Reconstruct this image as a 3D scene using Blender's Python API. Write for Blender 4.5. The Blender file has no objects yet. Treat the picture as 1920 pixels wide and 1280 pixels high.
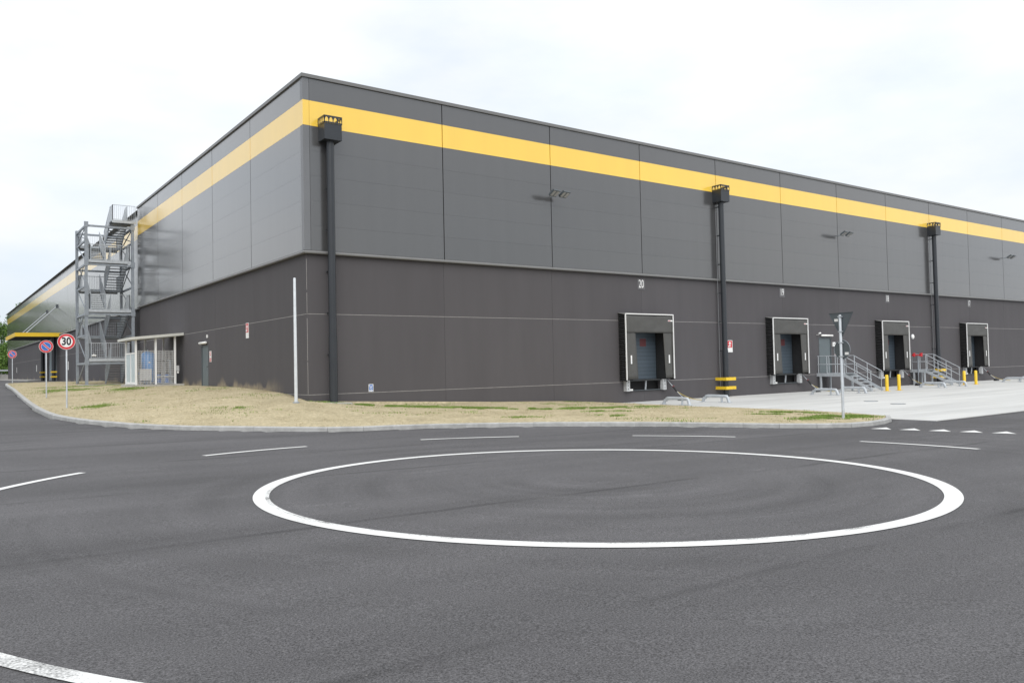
import bpy, math, random
import numpy as np
from mathutils import Vector, Matrix
from mathutils.geometry import delaunay_2d_cdt
random.seed(7); RNG = np.random.default_rng(7)
sc = bpy.context.scene
col = sc.collection
R = math.radians

# ------------------------------------------------------------------ camera
cam = bpy.data.cameras.new('camera'); cam_o = bpy.data.objects.new('camera', cam); col.objects.link(cam_o)
cr = Vector((0.808591497, -0.587981429, -0.021392283)); cu = Vector((-0.000238407, -0.036685947, 0.999326816)); cf = Vector((0.588370405, 0.808042066, 0.029804124))
CAM = Vector((-11.8202, -29.7144, 1.6))
cam_o.matrix_world = Matrix(((cr.x, cu.x, -cf.x, CAM.x), (cr.y, cu.y, -cf.y, CAM.y), (cr.z, cu.z, -cf.z, CAM.z), (0, 0, 0, 1)))
cam.sensor_fit = 'HORIZONTAL'; cam.sensor_width = 36; cam.lens = 36 * 1508.63 / 1920
cam.clip_start = 0.1; cam.clip_end = 4000
sc.camera = cam_o

# ------------------------------------------------------------------ sky and sun (bright overcast)
SUN_EL, SUN_AZ = R(48), R(206)          # azimuth clockwise from +Y
w = bpy.data.worlds.new('World'); sc.world = w; w.use_nodes = True
nt = w.node_tree; nt.nodes.clear()
N = lambda t: nt.nodes.new(t)
out = N('ShaderNodeOutputWorld'); bg = N('ShaderNodeBackground'); sky = N('ShaderNodeTexSky')
sky.sky_type = 'NISHITA'; sky.sun_disc = False; sky.sun_elevation = SUN_EL; sky.sun_rotation = SUN_AZ
sky.air_density = 1.0; sky.dust_density = 2.0; sky.ozone_density = 1.0
tc = N('ShaderNodeTexCoord'); mp = N('ShaderNodeMapping'); mp.inputs['Scale'].default_value = (1.0, 1.0, 2.6); mp.inputs['Location'].default_value = (0.6, 9.2, 2.4)
no = N('ShaderNodeTexNoise'); no.inputs['Scale'].default_value = 2.1; no.inputs['Detail'].default_value = 7; no.inputs['Roughness'].default_value = 0.55
rp = N('ShaderNodeValToRGB'); rp.color_ramp.elements[0].position = 0.33; rp.color_ramp.elements[0].color = (0.80, 0.80, 0.80, 1)
rp.color_ramp.elements[1].position = 0.62; rp.color_ramp.elements[1].color = (1, 1, 1, 1)
no2 = N('ShaderNodeTexNoise'); no2.inputs['Scale'].default_value = 3.4; no2.inputs['Detail'].default_value = 6
rp2 = N('ShaderNodeValToRGB'); rp2.color_ramp.elements[0].position = 0.3; rp2.color_ramp.elements[0].color = (6.3, 6.95, 7.7, 1)
rp2.color_ramp.elements[1].position = 0.65; rp2.color_ramp.elements[1].color = (7.85, 7.9, 7.95, 1)
sep = N('ShaderNodeSeparateXYZ'); ma = N('ShaderNodeMath'); ma.operation = 'MULTIPLY_ADD'; ma.inputs[1].default_value = 0.30; ma.inputs[2].default_value = 0.97; ma.use_clamp = False
vm = N('ShaderNodeVectorMath'); vm.operation = 'SCALE'
mx = N('ShaderNodeMix'); mx.data_type = 'RGBA'
mxm = N('ShaderNodeMath'); mxm.operation = 'MAXIMUM'; mxm.inputs[1].default_value = 0.0
L = nt.links.new
L(tc.outputs['Generated'], mp.inputs['Vector']); L(mp.outputs['Vector'], no.inputs['Vector']); L(mp.outputs['Vector'], no2.inputs['Vector'])
L(no.outputs['Fac'], rp.inputs['Fac']); L(no2.outputs['Fac'], rp2.inputs['Fac'])
L(tc.outputs['Generated'], sep.inputs['Vector']); L(sep.outputs['Z'], mxm.inputs[0]); L(mxm.outputs[0], ma.inputs[0])
L(rp2.outputs['Color'], vm.inputs[0]); L(ma.outputs[0], vm.inputs['Scale'])
L(rp.outputs['Color'], mx.inputs['Factor']); L(sky.outputs['Color'], mx.inputs['A']); L(vm.outputs['Vector'], mx.inputs['B'])
L(mx.outputs['Result'], bg.inputs['Color']); bg.inputs['Strength'].default_value = 0.10; L(bg.outputs['Background'], out.inputs['Surface'])
sun = bpy.data.lights.new('sun', 'SUN'); sun.energy = 1.5; sun.angle = R(55); sun.color = (1.0, 0.97, 0.92)
so = bpy.data.objects.new('sun', sun); col.objects.link(so)
sd = Vector((math.sin(SUN_AZ) * math.cos(SUN_EL), math.cos(SUN_AZ) * math.cos(SUN_EL), math.sin(SUN_EL)))
so.rotation_euler = sd.to_track_quat('Z', 'Y').to_euler()
sc.view_settings.view_transform = 'Standard'; sc.view_settings.look = 'None'; sc.view_settings.gamma = 1.0; sc.view_settings.use_curve_mapping = False
sc.view_settings.exposure = 0.42

# ------------------------------------------------------------------ helpers: materials
def mat(name, c, rough=0.6, metal=0.0, var=0.0, vscale=3.0, bump=0.0, bscale=40.0, rnd=0.0, spec=0.5, stretch=(1, 1, 1), wave=0.0, alpha=1.0, coat=0.0):
    m = bpy.data.materials.new(name); m.use_nodes = True; t = m.node_tree; b = t.nodes['Principled BSDF']
    b.inputs['Roughness'].default_value = rough; b.inputs['Metallic'].default_value = metal; b.inputs['Specular IOR Level'].default_value = spec
    b.inputs['Base Color'].default_value = (*c, 1); b.inputs['Alpha'].default_value = alpha
    b.inputs['Coat Weight'].default_value = coat; b.inputs['Coat Roughness'].default_value = 0.16; b.inputs['Coat IOR'].default_value = 1.8
    g = t.nodes.new('ShaderNodeNewGeometry'); mp = t.nodes.new('ShaderNodeMapping'); mp.inputs['Scale'].default_value = stretch
    t.links.new(g.outputs['Position'], mp.inputs['Vector'])
    last = None
    if var > 0 or rnd > 0:
        n = t.nodes.new('ShaderNodeTexNoise'); n.inputs['Scale'].default_value = vscale; n.inputs['Detail'].default_value = 6; n.inputs['Roughness'].default_value = 0.6
        t.links.new(mp.outputs['Vector'], n.inputs['Vector'])
        mr = t.nodes.new('ShaderNodeMapRange'); mr.inputs[1].default_value = 0.3; mr.inputs[2].default_value = 0.7; mr.inputs[3].default_value = 1 - var; mr.inputs[4].default_value = 1 + var
        t.links.new(n.outputs['Fac'], mr.inputs[0])
        oi = t.nodes.new('ShaderNodeObjectInfo'); mr2 = t.nodes.new('ShaderNodeMapRange'); mr2.inputs[3].default_value = 1 - rnd; mr2.inputs[4].default_value = 1 + rnd
        t.links.new(oi.outputs['Random'], mr2.inputs[0])
        mu = t.nodes.new('ShaderNodeMath'); mu.operation = 'MULTIPLY'; t.links.new(mr.outputs[0], mu.inputs[0]); t.links.new(mr2.outputs[0], mu.inputs[1])
        vs = t.nodes.new('ShaderNodeVectorMath'); vs.operation = 'SCALE'; vs.inputs[0].default_value = c; t.links.new(mu.outputs[0], vs.inputs['Scale'])
        t.links.new(vs.outputs['Vector'], b.inputs['Base Color']); last = vs.outputs['Vector']
    if bump > 0 or wave > 0:
        n2 = t.nodes.new('ShaderNodeTexNoise'); n2.inputs['Scale'].default_value = bscale if bump > 0 else 0.9; n2.inputs['Detail'].default_value = 4 if bump > 0 else 1
        t.links.new(mp.outputs['Vector'], n2.inputs['Vector'])
        bp = t.nodes.new('ShaderNodeBump'); bp.inputs['Strength'].default_value = bump if bump > 0 else wave; bp.inputs['Distance'].default_value = 0.02
        t.links.new(n2.outputs['Fac'], bp.inputs['Height']); t.links.new(bp.outputs['Normal'], b.inputs['Normal'])
    return m

M = {}
M['panel'] = mat('grey_coated_panel', (0.062, 0.062, 0.063), 0.36, var=0.045, vscale=0.9, rnd=0.04, wave=0.10, coat=1.0, stretch=(2.2, 2.2, 0.14))
M['yellow'] = mat('yellow_coated_panel', (0.97, 0.62, 0.045), 0.36, var=0.03, vscale=0.5, rnd=0.02, wave=0.08, coat=1.0, stretch=(2.2, 2.2, 0.2))
M['concrete_dark'] = mat('dark_painted_concrete', (0.088, 0.083, 0.088), 0.80, var=0.05, vscale=1.0, bump=0.2, bscale=60, rnd=0.055, spec=0.3, stretch=(1.3, 1.3, 0.2))
M['core'] = mat('dark_core', (0.02, 0.02, 0.021), 0.9)
M['bead_lit_joint'] = mat('pale_bead_and_lit_joint', (0.33, 0.32, 0.31), 0.8, var=0.15, vscale=6)  # pale tone puts chamfer-caught light into the joints; also the corner bead
M['flash'] = mat('flashing_metal', (0.17, 0.17, 0.168), 0.42, var=0.06, vscale=1, spec=0.6)
M['trim'] = mat('trim_metal', (0.17, 0.175, 0.185), 0.35, var=0.04, vscale=1)
M['pipe'] = mat('anthracite_pipe', (0.030, 0.034, 0.040), 0.30, var=0.08, vscale=2)
M['galv'] = mat('galvanised_steel', (0.47, 0.50, 0.53), 0.45, metal=0.12, var=0.13, vscale=5)
M['galvdk'] = mat('dull_galvanised_steel', (0.28, 0.31, 0.345), 0.5, metal=0.10, var=0.15, vscale=4)
M['grate'] = mat('grating_steel', (0.24, 0.26, 0.275), 0.55, metal=0.1, var=0.1, vscale=8)
M['black'] = mat('black_rubber', (0.022, 0.022, 0.023), 0.6, var=0.1, vscale=6)
M['curtain'] = mat('dock_curtain_fabric', (0.082, 0.081, 0.077), 0.5, var=0.08, vscale=2.5, bump=0.35, bscale=5, spec=0.4)
M['white'] = mat('white_plastic', (0.80, 0.80, 0.79), 0.5, var=0.03, vscale=4)
M['bumper'] = mat('pale_bumper_steel', (0.50, 0.51, 0.52), 0.55, var=0.15, vscale=9)
M['secdoor'] = mat('grey_blue_sectional_door', (0.070, 0.092, 0.115), 0.45, var=0.05, vscale=2, rnd=0.04)
M['door'] = mat('grey_green_door_paint', (0.115, 0.140, 0.150), 0.45, var=0.05, vscale=2)
M['red'] = mat('red_paint', (0.60, 0.030, 0.040), 0.45, var=0.05)
M['darkred'] = mat('dark_red_print', (0.13, 0.035, 0.038), 0.6)
M['blue'] = mat('blue_paint', (0.035, 0.16, 0.52), 0.45, var=0.05)
M['tank'] = mat('blue_tank_paint', (0.04, 0.30, 0.76), 0.4, var=0.06)
M['ink'] = mat('black_print', (0.012, 0.012, 0.02), 0.5)
M['signback'] = mat('grey_sign_back', (0.085, 0.10, 0.11), 0.5, var=0.08)
M['plaque'] = mat('grey_plaque', (0.115, 0.112, 0.118), 0.5, var=0.05)
M['ypaint'] = mat('yellow_safety_paint', (0.80, 0.53, 0.03), 0.45, var=0.08, vscale=8)
M['kerb'] = mat('kerb_concrete', (0.41, 0.41, 0.40), 0.85, var=0.18, vscale=4, bump=0.3, bscale=70, rnd=0.045, spec=0.2)
M['slab'] = mat('pale_apron_concrete', (0.55, 0.55, 0.535), 0.75, var=0.12, vscale=0.7, bump=0.15, bscale=40, rnd=0.035, spec=0.3, stretch=(0.16, 1.5, 1))
M['palecon'] = mat('pale_concrete', (0.42, 0.41, 0.385), 0.85, var=0.12, vscale=3)
M['creamroof'] = mat('cream_roof_panel', (0.60, 0.60, 0.56), 0.6, var=0.05, vscale=3)
M['glass'] = mat('frosted_panel', (0.46, 0.55, 0.59), 0.25, var=0.05, vscale=3)
M['floodglass'] = mat('floodlight_lens', (0.42, 0.42, 0.41), 0.3)
M['polewhite'] = mat('pale_galvanised_pole', (0.62, 0.65, 0.68), 0.45, var=0.08, vscale=5)
M['lampglass'] = mat('white_lamp_diffuser', (0.85, 0.84, 0.82), 0.35)
M['hose'] = mat('yellow_hose', (0.50, 0.38, 0.10), 0.5)
M['bark'] = mat('bark', (0.09, 0.075, 0.06), 0.9, var=0.3, vscale=6)

def leafmat(name, c1, c2):
    m = bpy.data.materials.new(name); m.use_nodes = True; t = m.node_tree; b = t.nodes['Principled BSDF']
    g = t.nodes.new('ShaderNodeNewGeometry'); r = t.nodes.new('ShaderNodeValToRGB')
    r.color_ramp.elements[0].color = (*c1, 1); r.color_ramp.elements[1].color = (*c2, 1)
    t.links.new(g.outputs['Random Per Island'], r.inputs['Fac']); t.links.new(r.outputs['Color'], b.inputs['Base Color'])
    b.inputs['Roughness'].default_value = 0.65; b.inputs['Specular IOR Level'].default_value = 0.25
    return m
M['leaf'] = leafmat('tree_leaves', (0.06, 0.13, 0.024), (0.17, 0.27, 0.06))
M['grass_green'] = leafmat('green_grass', (0.11, 0.19, 0.03), (0.25, 0.34, 0.08))
M['grass_dry'] = leafmat('dry_grass', (0.30, 0.26, 0.15), (0.54, 0.47, 0.31))

# asphalt: fine aggregate grain, paving seams along X, dusty patches
def asphalt():
    m = bpy.data.materials.new('asphalt'); m.use_nodes = True; t = m.node_tree; b = t.nodes['Principled BSDF']; K = t.links.new
    g = t.nodes.new('ShaderNodeNewGeometry')
    def noise(sc_, det, st=(1, 1, 1), rough=0.6, off=(0, 0, 0)):
        mp = t.nodes.new('ShaderNodeMapping'); mp.inputs['Scale'].default_value = st; mp.inputs['Location'].default_value = off; K(g.outputs['Position'], mp.inputs['Vector'])
        n = t.nodes.new('ShaderNodeTexNoise'); n.inputs['Scale'].default_value = sc_; n.inputs['Detail'].default_value = det; n.inputs['Roughness'].default_value = rough; K(mp.outputs['Vector'], n.inputs['Vector']); return n.outputs['Fac']
    def rng(s, a, b_, lo, hi):
        r = t.nodes.new('ShaderNodeMapRange'); r.inputs[1].default_value = a; r.inputs[2].default_value = b_; r.inputs[3].default_value = lo; r.inputs[4].default_value = hi; K(s, r.inputs[0]); return r.outputs[0]
    def mul(a, b_):
        q = t.nodes.new('ShaderNodeMath'); q.operation = 'MULTIPLY'; K(a, q.inputs[0]); K(b_, q.inputs[1]); return q.outputs[0]
    grain = rng(noise(78, 3, rough=0.8), 0.33, 0.67, 0.30, 1.74)
    grain2 = rng(noise(38, 2), 0.35, 0.65, 0.88, 1.12)
    patch = rng(noise(0.28, 5, (0.55, 1.3, 1)), 0.3, 0.7, 0.85, 1.12)
    streak = rng(noise(0.9, 3, (0.045, 1.0, 1), 0.5), 0.34, 0.62, 0.88, 1.04)
    swirl = rng(noise(0.16, 2, (1, 1, 1), 0.4, (13, 5, 0)), 0.35, 0.65, 0.93, 1.07)
    # narrow longitudinal paving joints, drifting a little sideways
    sep = t.nodes.new('ShaderNodeSeparateXYZ'); K(g.outputs['Position'], sep.inputs[0])
    dr = rng(noise(0.25, 2, (1, 0.05, 1)), 0.3, 0.7, -0.10, 0.10)
    ad = t.nodes.new('ShaderNodeMath'); ad.operation = 'ADD'; K(sep.outputs['Y'], ad.inputs[0]); K(dr, ad.inputs[1])
    pm = t.nodes.new('ShaderNodeMath'); pm.operation = 'PINGPONG'; pm.inputs[1].default_value = 2.15; 
    a2 = t.nodes.new('ShaderNodeMath'); a2.operation = 'ADD'; a2.inputs[1].default_value = 21.35 + 43; K(ad.outputs[0], a2.inputs[0]); K(a2.outputs[0], pm.inputs[0])
    jn = rng(pm.outputs[0], 0.0, 0.10, 0.0, 1.0)
    jb = rng(noise(0.5, 2, (1, 1, 1), 0.5, (3, 0, 0)), 0.40, 0.58, 0.98, 0.60)
    jm = t.nodes.new('ShaderNodeMix'); jm.data_type = 'FLOAT'; K(jn, jm.inputs[0]); K(jb, jm.inputs[2]); jm.inputs[3].default_value = 1.0
    vd = t.nodes.new('ShaderNodeVectorMath'); vd.operation = 'DISTANCE'; vd.inputs[1].default_value = (-3.5, -20.33, -0.15); K(g.outputs['Position'], vd.inputs[0])
    cb = t.nodes.new('ShaderNodeCombineXYZ'); K(vd.outputs['Value'], cb.inputs[0])
    nr_ = t.nodes.new('ShaderNodeTexNoise'); nr_.inputs['Scale'].default_value = 1.9; nr_.inputs['Detail'].default_value = 3; K(cb.outputs[0], nr_.inputs['Vector'])
    tyre = rng(nr_.outputs['Fac'], 0.36, 0.60, 0.80, 1.05)
    where_ = rng(noise(0.20, 2, (1, 1, 1), 0.5, (7, 2, 0)), 0.45, 0.60, 0.0, 1.0)
    tm = t.nodes.new('ShaderNodeMix'); tm.data_type = 'FLOAT'; K(where_, tm.inputs[0]); tm.inputs[2].default_value = 1.0; K(tyre, tm.inputs[3])
    dust = rng(noise(1.1, 6, (0.35, 1.2, 1), 0.72, (2, 9, 0)), 0.60, 0.76, 1.0, 1.40)
    f = mul(mul(mul(mul(grain, grain2), mul(patch, streak)), mul(swirl, jm.outputs[0])), mul(tm.outputs[0], dust))
    vs = t.nodes.new('ShaderNodeVectorMath'); vs.operation = 'SCALE'; vs.inputs[0].default_value = (0.1035, 0.1005, 0.1040); K(f, vs.inputs['Scale'])
    # scattered pale stones
    vo = t.nodes.new('ShaderNodeTexVoronoi'); vo.inputs['Scale'].default_value = 9; K(g.outputs['Position'], vo.inputs['Vector'])
    ds = rng(vo.outputs['Distance'], 0.05, 0.07, 1, 0); cs = t.nodes.new('ShaderNodeSeparateColor'); K(vo.outputs['Color'], cs.inputs[0]); pick = rng(cs.outputs[0], 0.90, 0.91, 0, 0.55)
    mxx = t.nodes.new('ShaderNodeMix'); mxx.data_type = 'RGBA'; K(mul(ds, pick), mxx.inputs['Factor']); K(vs.outputs['Vector'], mxx.inputs['A']); mxx.inputs['B'].default_value = (0.30, 0.29, 0.28, 1)
    K(mxx.outputs['Result'], b.inputs['Base Color'])
    b.inputs['Roughness'].default_value = 0.82; b.inputs['Specular IOR Level'].default_value = 0.30
    bp = t.nodes.new('ShaderNodeBump'); bp.inputs['Strength'].default_value = 0.55; bp.inputs['Distance'].default_value = 0.008; K(noise(95, 3, rough=0.75), bp.inputs['Height']); K(bp.outputs['Normal'], b.inputs['Normal'])
    return m
M['asphalt'] = asphalt()

def paint(name, wear_lo, wear_hi, dirty=False):
    m = bpy.data.materials.new(name); m.use_nodes = True; t = m.node_tree; b = t.nodes['Principled BSDF']; K = t.links.new
    g = t.nodes.new('ShaderNodeNewGeometry'); n = t.nodes.new('ShaderNodeTexNoise'); n.inputs['Scale'].default_value = 55; n.inputs['Detail'].default_value = 4; K(g.outputs['Position'], n.inputs['Vector'])
    n2 = t.nodes.new('ShaderNodeTexNoise'); n2.inputs['Scale'].default_value = 2.0 if dirty else 0.7; n2.inputs['Detail'].default_value = 3; K(g.outputs['Position'], n2.inputs['Vector'])
    ad = t.nodes.new('ShaderNodeMath'); ad.operation = 'ADD'; K(n.outputs['Fac'], ad.inputs[0]); K(n2.outputs['Fac'], ad.inputs[1])
    r = t.nodes.new('ShaderNodeMapRange'); r.inputs[1].default_value = wear_lo; r.inputs[2].default_value = wear_hi; K(ad.outputs[0], r.inputs[0])
    mx = t.nodes.new('ShaderNodeMix'); mx.data_type = 'RGBA'; K(r.outputs[0], mx.inputs['Factor']); mx.inputs['A'].default_value = (0.73, 0.73, 0.715, 1); mx.inputs['B'].default_value = (0.13, 0.128, 0.126, 1)
    K(mx.outputs['Result'], b.inputs['Base Color']); b.inputs['Roughness'].default_value = 0.7
    bp = t.nodes.new('ShaderNodeBump'); bp.inputs['Strength'].default_value = 0.3; bp.inputs['Distance'].default_value = 0.005; K(n.outputs['Fac'], bp.inputs['Height']); K(bp.outputs['Normal'], b.inputs['Normal'])
    return m
M['paint'] = paint('road_paint', 1.08, 1.75); M['paint_worn'] = paint('worn_road_paint', 0.95, 1.32, True)

def soil():
    m = bpy.data.materials.new('dry_soil'); m.use_nodes = True; t = m.node_tree; b = t.nodes['Principled BSDF']; K = t.links.new
    g = t.nodes.new('ShaderNodeNewGeometry')
    def noise(s, d, r=0.6):
        n = t.nodes.new('ShaderNodeTexNoise'); n.inputs['Scale'].default_value = s; n.inputs['Detail'].default_value = d; n.inputs['Roughness'].default_value = r; K(g.outputs['Position'], n.inputs['Vector']); return n.outputs['Fac']
    r = t.nodes.new('ShaderNodeValToRGB'); e = r.color_ramp.elements
    e[0].position = 0.28; e[0].color = (0.36, 0.305, 0.195, 1); e[1].position = 0.72; e[1].color = (0.55, 0.475, 0.325, 1); q = e.new(0.5); q.color = (0.48, 0.41, 0.27, 1)
    K(noise(0.7, 8, 0.72), r.inputs['Fac'])
    mr = t.nodes.new('ShaderNodeMapRange'); mr.inputs[1].default_value = 0.3; mr.inputs[2].default_value = 0.7; mr.inputs[3].default_value = 0.62; mr.inputs[4].default_value = 1.28; K(noise(9, 6, 0.78), mr.inputs[0])
    vs = t.nodes.new('ShaderNodeVectorMath'); vs.operation = 'SCALE'; K(r.outputs['Color'], vs.inputs[0]); K(mr.outputs[0], vs.inputs['Scale']); K(vs.outputs['Vector'], b.inputs['Base Color'])
    b.inputs['Roughness'].default_value = 0.95; b.inputs['Specular IOR Level'].default_value = 0.1
    bp = t.nodes.new('ShaderNodeBump'); bp.inputs['Strength'].default_value = 0.8; bp.inputs['Distance'].default_value = 0.03; K(noise(18, 6, 0.7), bp.inputs['Height']); K(bp.outputs['Normal'], b.inputs['Normal'])
    return m
M['soil'] = soil()

# mud splashed up the foot of the side wall (stain with its own ragged shape)
def splashed():
    m = M['concrete_dark'].copy(); m.name = 'mud_splashed_concrete'; t = m.node_tree; b = t.nodes['Principled BSDF']; K = t.links.new
    src = b.inputs['Base Color'].links[0].from_socket
    g = t.nodes.new('ShaderNodeNewGeometry'); sep = t.nodes.new('ShaderNodeSeparateXYZ'); K(g.outputs['Position'], sep.inputs[0])
    mp = t.nodes.new('ShaderNodeMapping'); mp.inputs['Scale'].default_value = (0.5, 0.42, 0.0); K(g.outputs['Position'], mp.inputs['Vector'])
    n = t.nodes.new('ShaderNodeTexNoise'); n.inputs['Scale'].default_value = 1.0; n.inputs['Detail'].default_value = 3; K(mp.outputs['Vector'], n.inputs['Vector'])
    h = t.nodes.new('ShaderNodeMapRange'); h.inputs[1].default_value = 0.44; h.inputs[2].default_value = 0.66; h.inputs[3].default_value = 0.10; h.inputs[4].default_value = 0.85; K(n.outputs['Fac'], h.inputs[0])
    n3 = t.nodes.new('ShaderNodeTexNoise'); n3.inputs['Scale'].default_value = 5; n3.inputs['Detail'].default_value = 7; n3.inputs['Roughness'].default_value = 0.7; K(g.outputs['Position'], n3.inputs['Vector'])
    z = t.nodes.new('ShaderNodeMath'); z.operation = 'SUBTRACT'; z.inputs[1].default_value = 0.80; K(sep.outputs['Z'], z.inputs[0])
    d = t.nodes.new('ShaderNodeMath'); d.operation = 'DIVIDE'; K(z.outputs[0], d.inputs[0]); K(h.outputs[0], d.inputs[1])
    f0 = t.nodes.new('ShaderNodeMapRange'); f0.interpolation_type = 'SMOOTHSTEP'; f0.inputs[1].default_value = -0.15; f0.inputs[2].default_value = 1.0; f0.inputs[3].default_value = 0.95; f0.inputs[4].default_value = 0.0; K(d.outputs[0], f0.inputs[0])
    nm = t.nodes.new('ShaderNodeMapRange'); nm.inputs[1].default_value = 0.32; nm.inputs[2].default_value = 0.62; nm.inputs[3].default_value = 0.35; nm.inputs[4].default_value = 1.0; K(n3.outputs['Fac'], nm.inputs[0])
    yf = t.nodes.new('ShaderNodeMapRange'); yf.inputs[1].default_value = 2.5; yf.inputs[2].default_value = 6.0; K(sep.outputs['Y'], yf.inputs[0])
    f1 = t.nodes.new('ShaderNodeMath'); f1.operation = 'MULTIPLY'; K(f0.outputs[0], f1.inputs[0]); K(nm.outputs[0], f1.inputs[1])
    f = t.nodes.new('ShaderNodeMath'); f.operation = 'MULTIPLY'; K(f1.outputs[0], f.inputs[0]); K(yf.outputs[0], f.inputs[1])
    mx = t.nodes.new('ShaderNodeMix'); mx.data_type = 'RGBA'; K(f.outputs[0], mx.inputs['Factor']); K(src, mx.inputs['A']); mx.inputs['B'].default_value = (0.40, 0.33, 0.22, 1); K(mx.outputs['Result'], b.inputs['Base Color'])
    return m
M['splash'] = splashed()

# ------------------------------------------------------------------ helpers: meshes and objects
class MB:
    def __init__(s): s.v = []; s.f = []
    def add(s, vs, fs):
        o = len(s.v); s.v += [tuple(map(float, p)) for p in vs]; s.f += [tuple(i + o for i in q) for q in fs]; return s
    def box(s, x0, x1, y0, y1, z0, z1):
        return s.add([(x0, y0, z0), (x1, y0, z0), (x1, y1, z0), (x0, y1, z0), (x0, y0, z1), (x1, y0, z1), (x1, y1, z1), (x0, y1, z1)],
                     [(0, 3, 2, 1), (4, 5, 6, 7), (0, 1, 5, 4), (1, 2, 6, 5), (2, 3, 7, 6), (3, 0, 4, 7)])
    def bar(s, p, q, wdt, hgt, up=(0, 0, 1)):
        p = Vector(p); q = Vector(q); d = (q - p).normalized(); u = Vector(up)
        if abs(d.dot(u)) > 0.99: u = Vector((0, 1, 0))
        r = d.cross(u).normalized() * wdt / 2; u = r.cross(d).normalized() * hgt / 2
        return s.add([p - r - u, p + r - u, p + r + u, p - r + u, q - r - u, q + r - u, q + r + u, q - r + u],
                     [(0, 3, 2, 1), (4, 5, 6, 7), (0, 1, 5, 4), (1, 2, 6, 5), (2, 3, 7, 6), (3, 0, 4, 7)])
    def tube(s, pts, r, n=10, cap=True):
        pts = [Vector(p) for p in pts]; o = len(s.v); u0 = None
        rs = r if isinstance(r, (list, tuple)) else [r] * len(pts)
        for i, p in enumerate(pts):
            d = (pts[min(i + 1, len(pts) - 1)] - pts[max(i - 1, 0)]).normalized()
            if u0 is None: u0 = d.orthogonal().normalized()
            u0 = (u0 - d * u0.dot(d)).normalized(); v0 = d.cross(u0)
            for k in range(n):
                a = 2 * math.pi * k / n; s.v.append(tuple(p + (u0 * math.cos(a) + v0 * math.sin(a)) * rs[i]))
        for i in range(len(pts) - 1):
            for k in range(n):
                a = o + i * n + k; b = o + i * n + (k + 1) % n; s.f.append((a, b, b + n, a + n))
        if cap:
            e = o + (len(pts) - 1) * n; c0 = len(s.v); s.v += s.v[o:o + n]; c1 = len(s.v); s.v += s.v[e:e + n]
            s.f.append(tuple(c0 + k for k in reversed(range(n)))); s.f.append(tuple(c1 + k for k in range(n)))
        return s
    def prism(s, poly, d):          # polygon (3D points) extruded by the vector d
        n = len(poly); d = Vector(d); o = len(s.v)
        s.v += [tuple(Vector(p)) for p in poly] + [tuple(Vector(p) + d) for p in poly]
        s.f.append(tuple(o + i for i in range(n))); s.f.append(tuple(o + n + i for i in reversed(range(n))))
        for i in range(n): s.f.append((o + i, o + n + i, o + n + (i + 1) % n, o + (i + 1) % n))
        return s
    def build(s, name, m, parent=None, smooth=False, loc=None, rot=None):
        me = bpy.data.meshes.new(name); me.from_pydata(s.v, [], s.f); me.update()
        if smooth:
            for p in me.polygons: p.use_smooth = len(p.vertices) == 4
        me.materials.append(M[m] if isinstance(m, str) else m)
        o = bpy.data.objects.new(name, me); col.objects.link(o)
        if parent: o.parent = parent
        if loc: o.location = loc
        if rot: o.rotation_euler = rot
        return o
def B(x0, x1, y0, y1, z0, z1): return MB().box(x0, x1, y0, y1, z0, z1)
def tag(o, label=None, cat=None, group=None, kind=None):
    if label: o['label'] = label
    if cat: o['category'] = cat
    if group: o['group'] = group
    if kind: o['kind'] = kind
    return o
def thing(name, label, cat, loc=(0, 0, 0), rz=0, group=None):
    o = bpy.data.objects.new(name, None); o.empty_display_size = 0.2; col.objects.link(o); o.location = loc; o.rotation_euler = (0, 0, rz)
    return tag(o, label, cat, group)
KIDS = {}
def copy_tree(o, parent=None):
    c = o.copy(); col.objects.link(c); c.parent = parent
    for ch in list(o.children): copy_tree(ch, c)
    return c
def clone(o, loc, label, rz=None):
    c = copy_tree(o); c.location = loc; c['label'] = label
    if rz is not None: c.rotation_euler = (0, 0, rz)
    return c
def text(txt, size, m, parent, loc, rot, name='lettering', sx=1.0, bold=0.0, ext=0.002):
    cu = bpy.data.curves.new('t', 'FONT'); cu.body = txt; cu.size = size; cu.align_x = 'CENTER'; cu.align_y = 'CENTER'; cu.extrude = ext; cu.offset = bold; cu.resolution_u = 4
    t = bpy.data.objects.new('t', cu); me = bpy.data.meshes.new_from_object(t); bpy.data.objects.remove(t); bpy.data.curves.remove(cu)
    for v in me.vertices: v.co.x *= sx
    me.materials.clear(); me.materials.append(M[m]); o = bpy.data.objects.new(name, me); col.objects.link(o); o.parent = parent; o.location = loc; o.rotation_euler = rot
    return o
def catmull(P, step):
    P = [Vector(p) for p in P]; P = [2 * P[0] - P[1]] + P + [2 * P[-1] - P[-2]]; out = []
    for i in range(1, len(P) - 2):
        n = max(2, int((P[i + 1] - P[i]).length / 0.1))
        for k in range(n):
            t = k / n; a, b, c, d = P[i - 1:i + 3]
            out.append(0.5 * (2 * b + (c - a) * t + (2 * a - 5 * b + 4 * c - d) * t * t + (3 * b - a - 3 * c + d) * t ** 3))
    out.append(P[-2]); res = [out[0]]; acc = 0
    for a, b in zip(out, out[1:]):
        acc += (b - a).length
        if acc >= step: res.append(b); acc = 0
    if (out[-1] - res[-1]).length > 0.3 * step: res.append(out[-1])
    else: res[-1] = out[-1]
    return res

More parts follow.
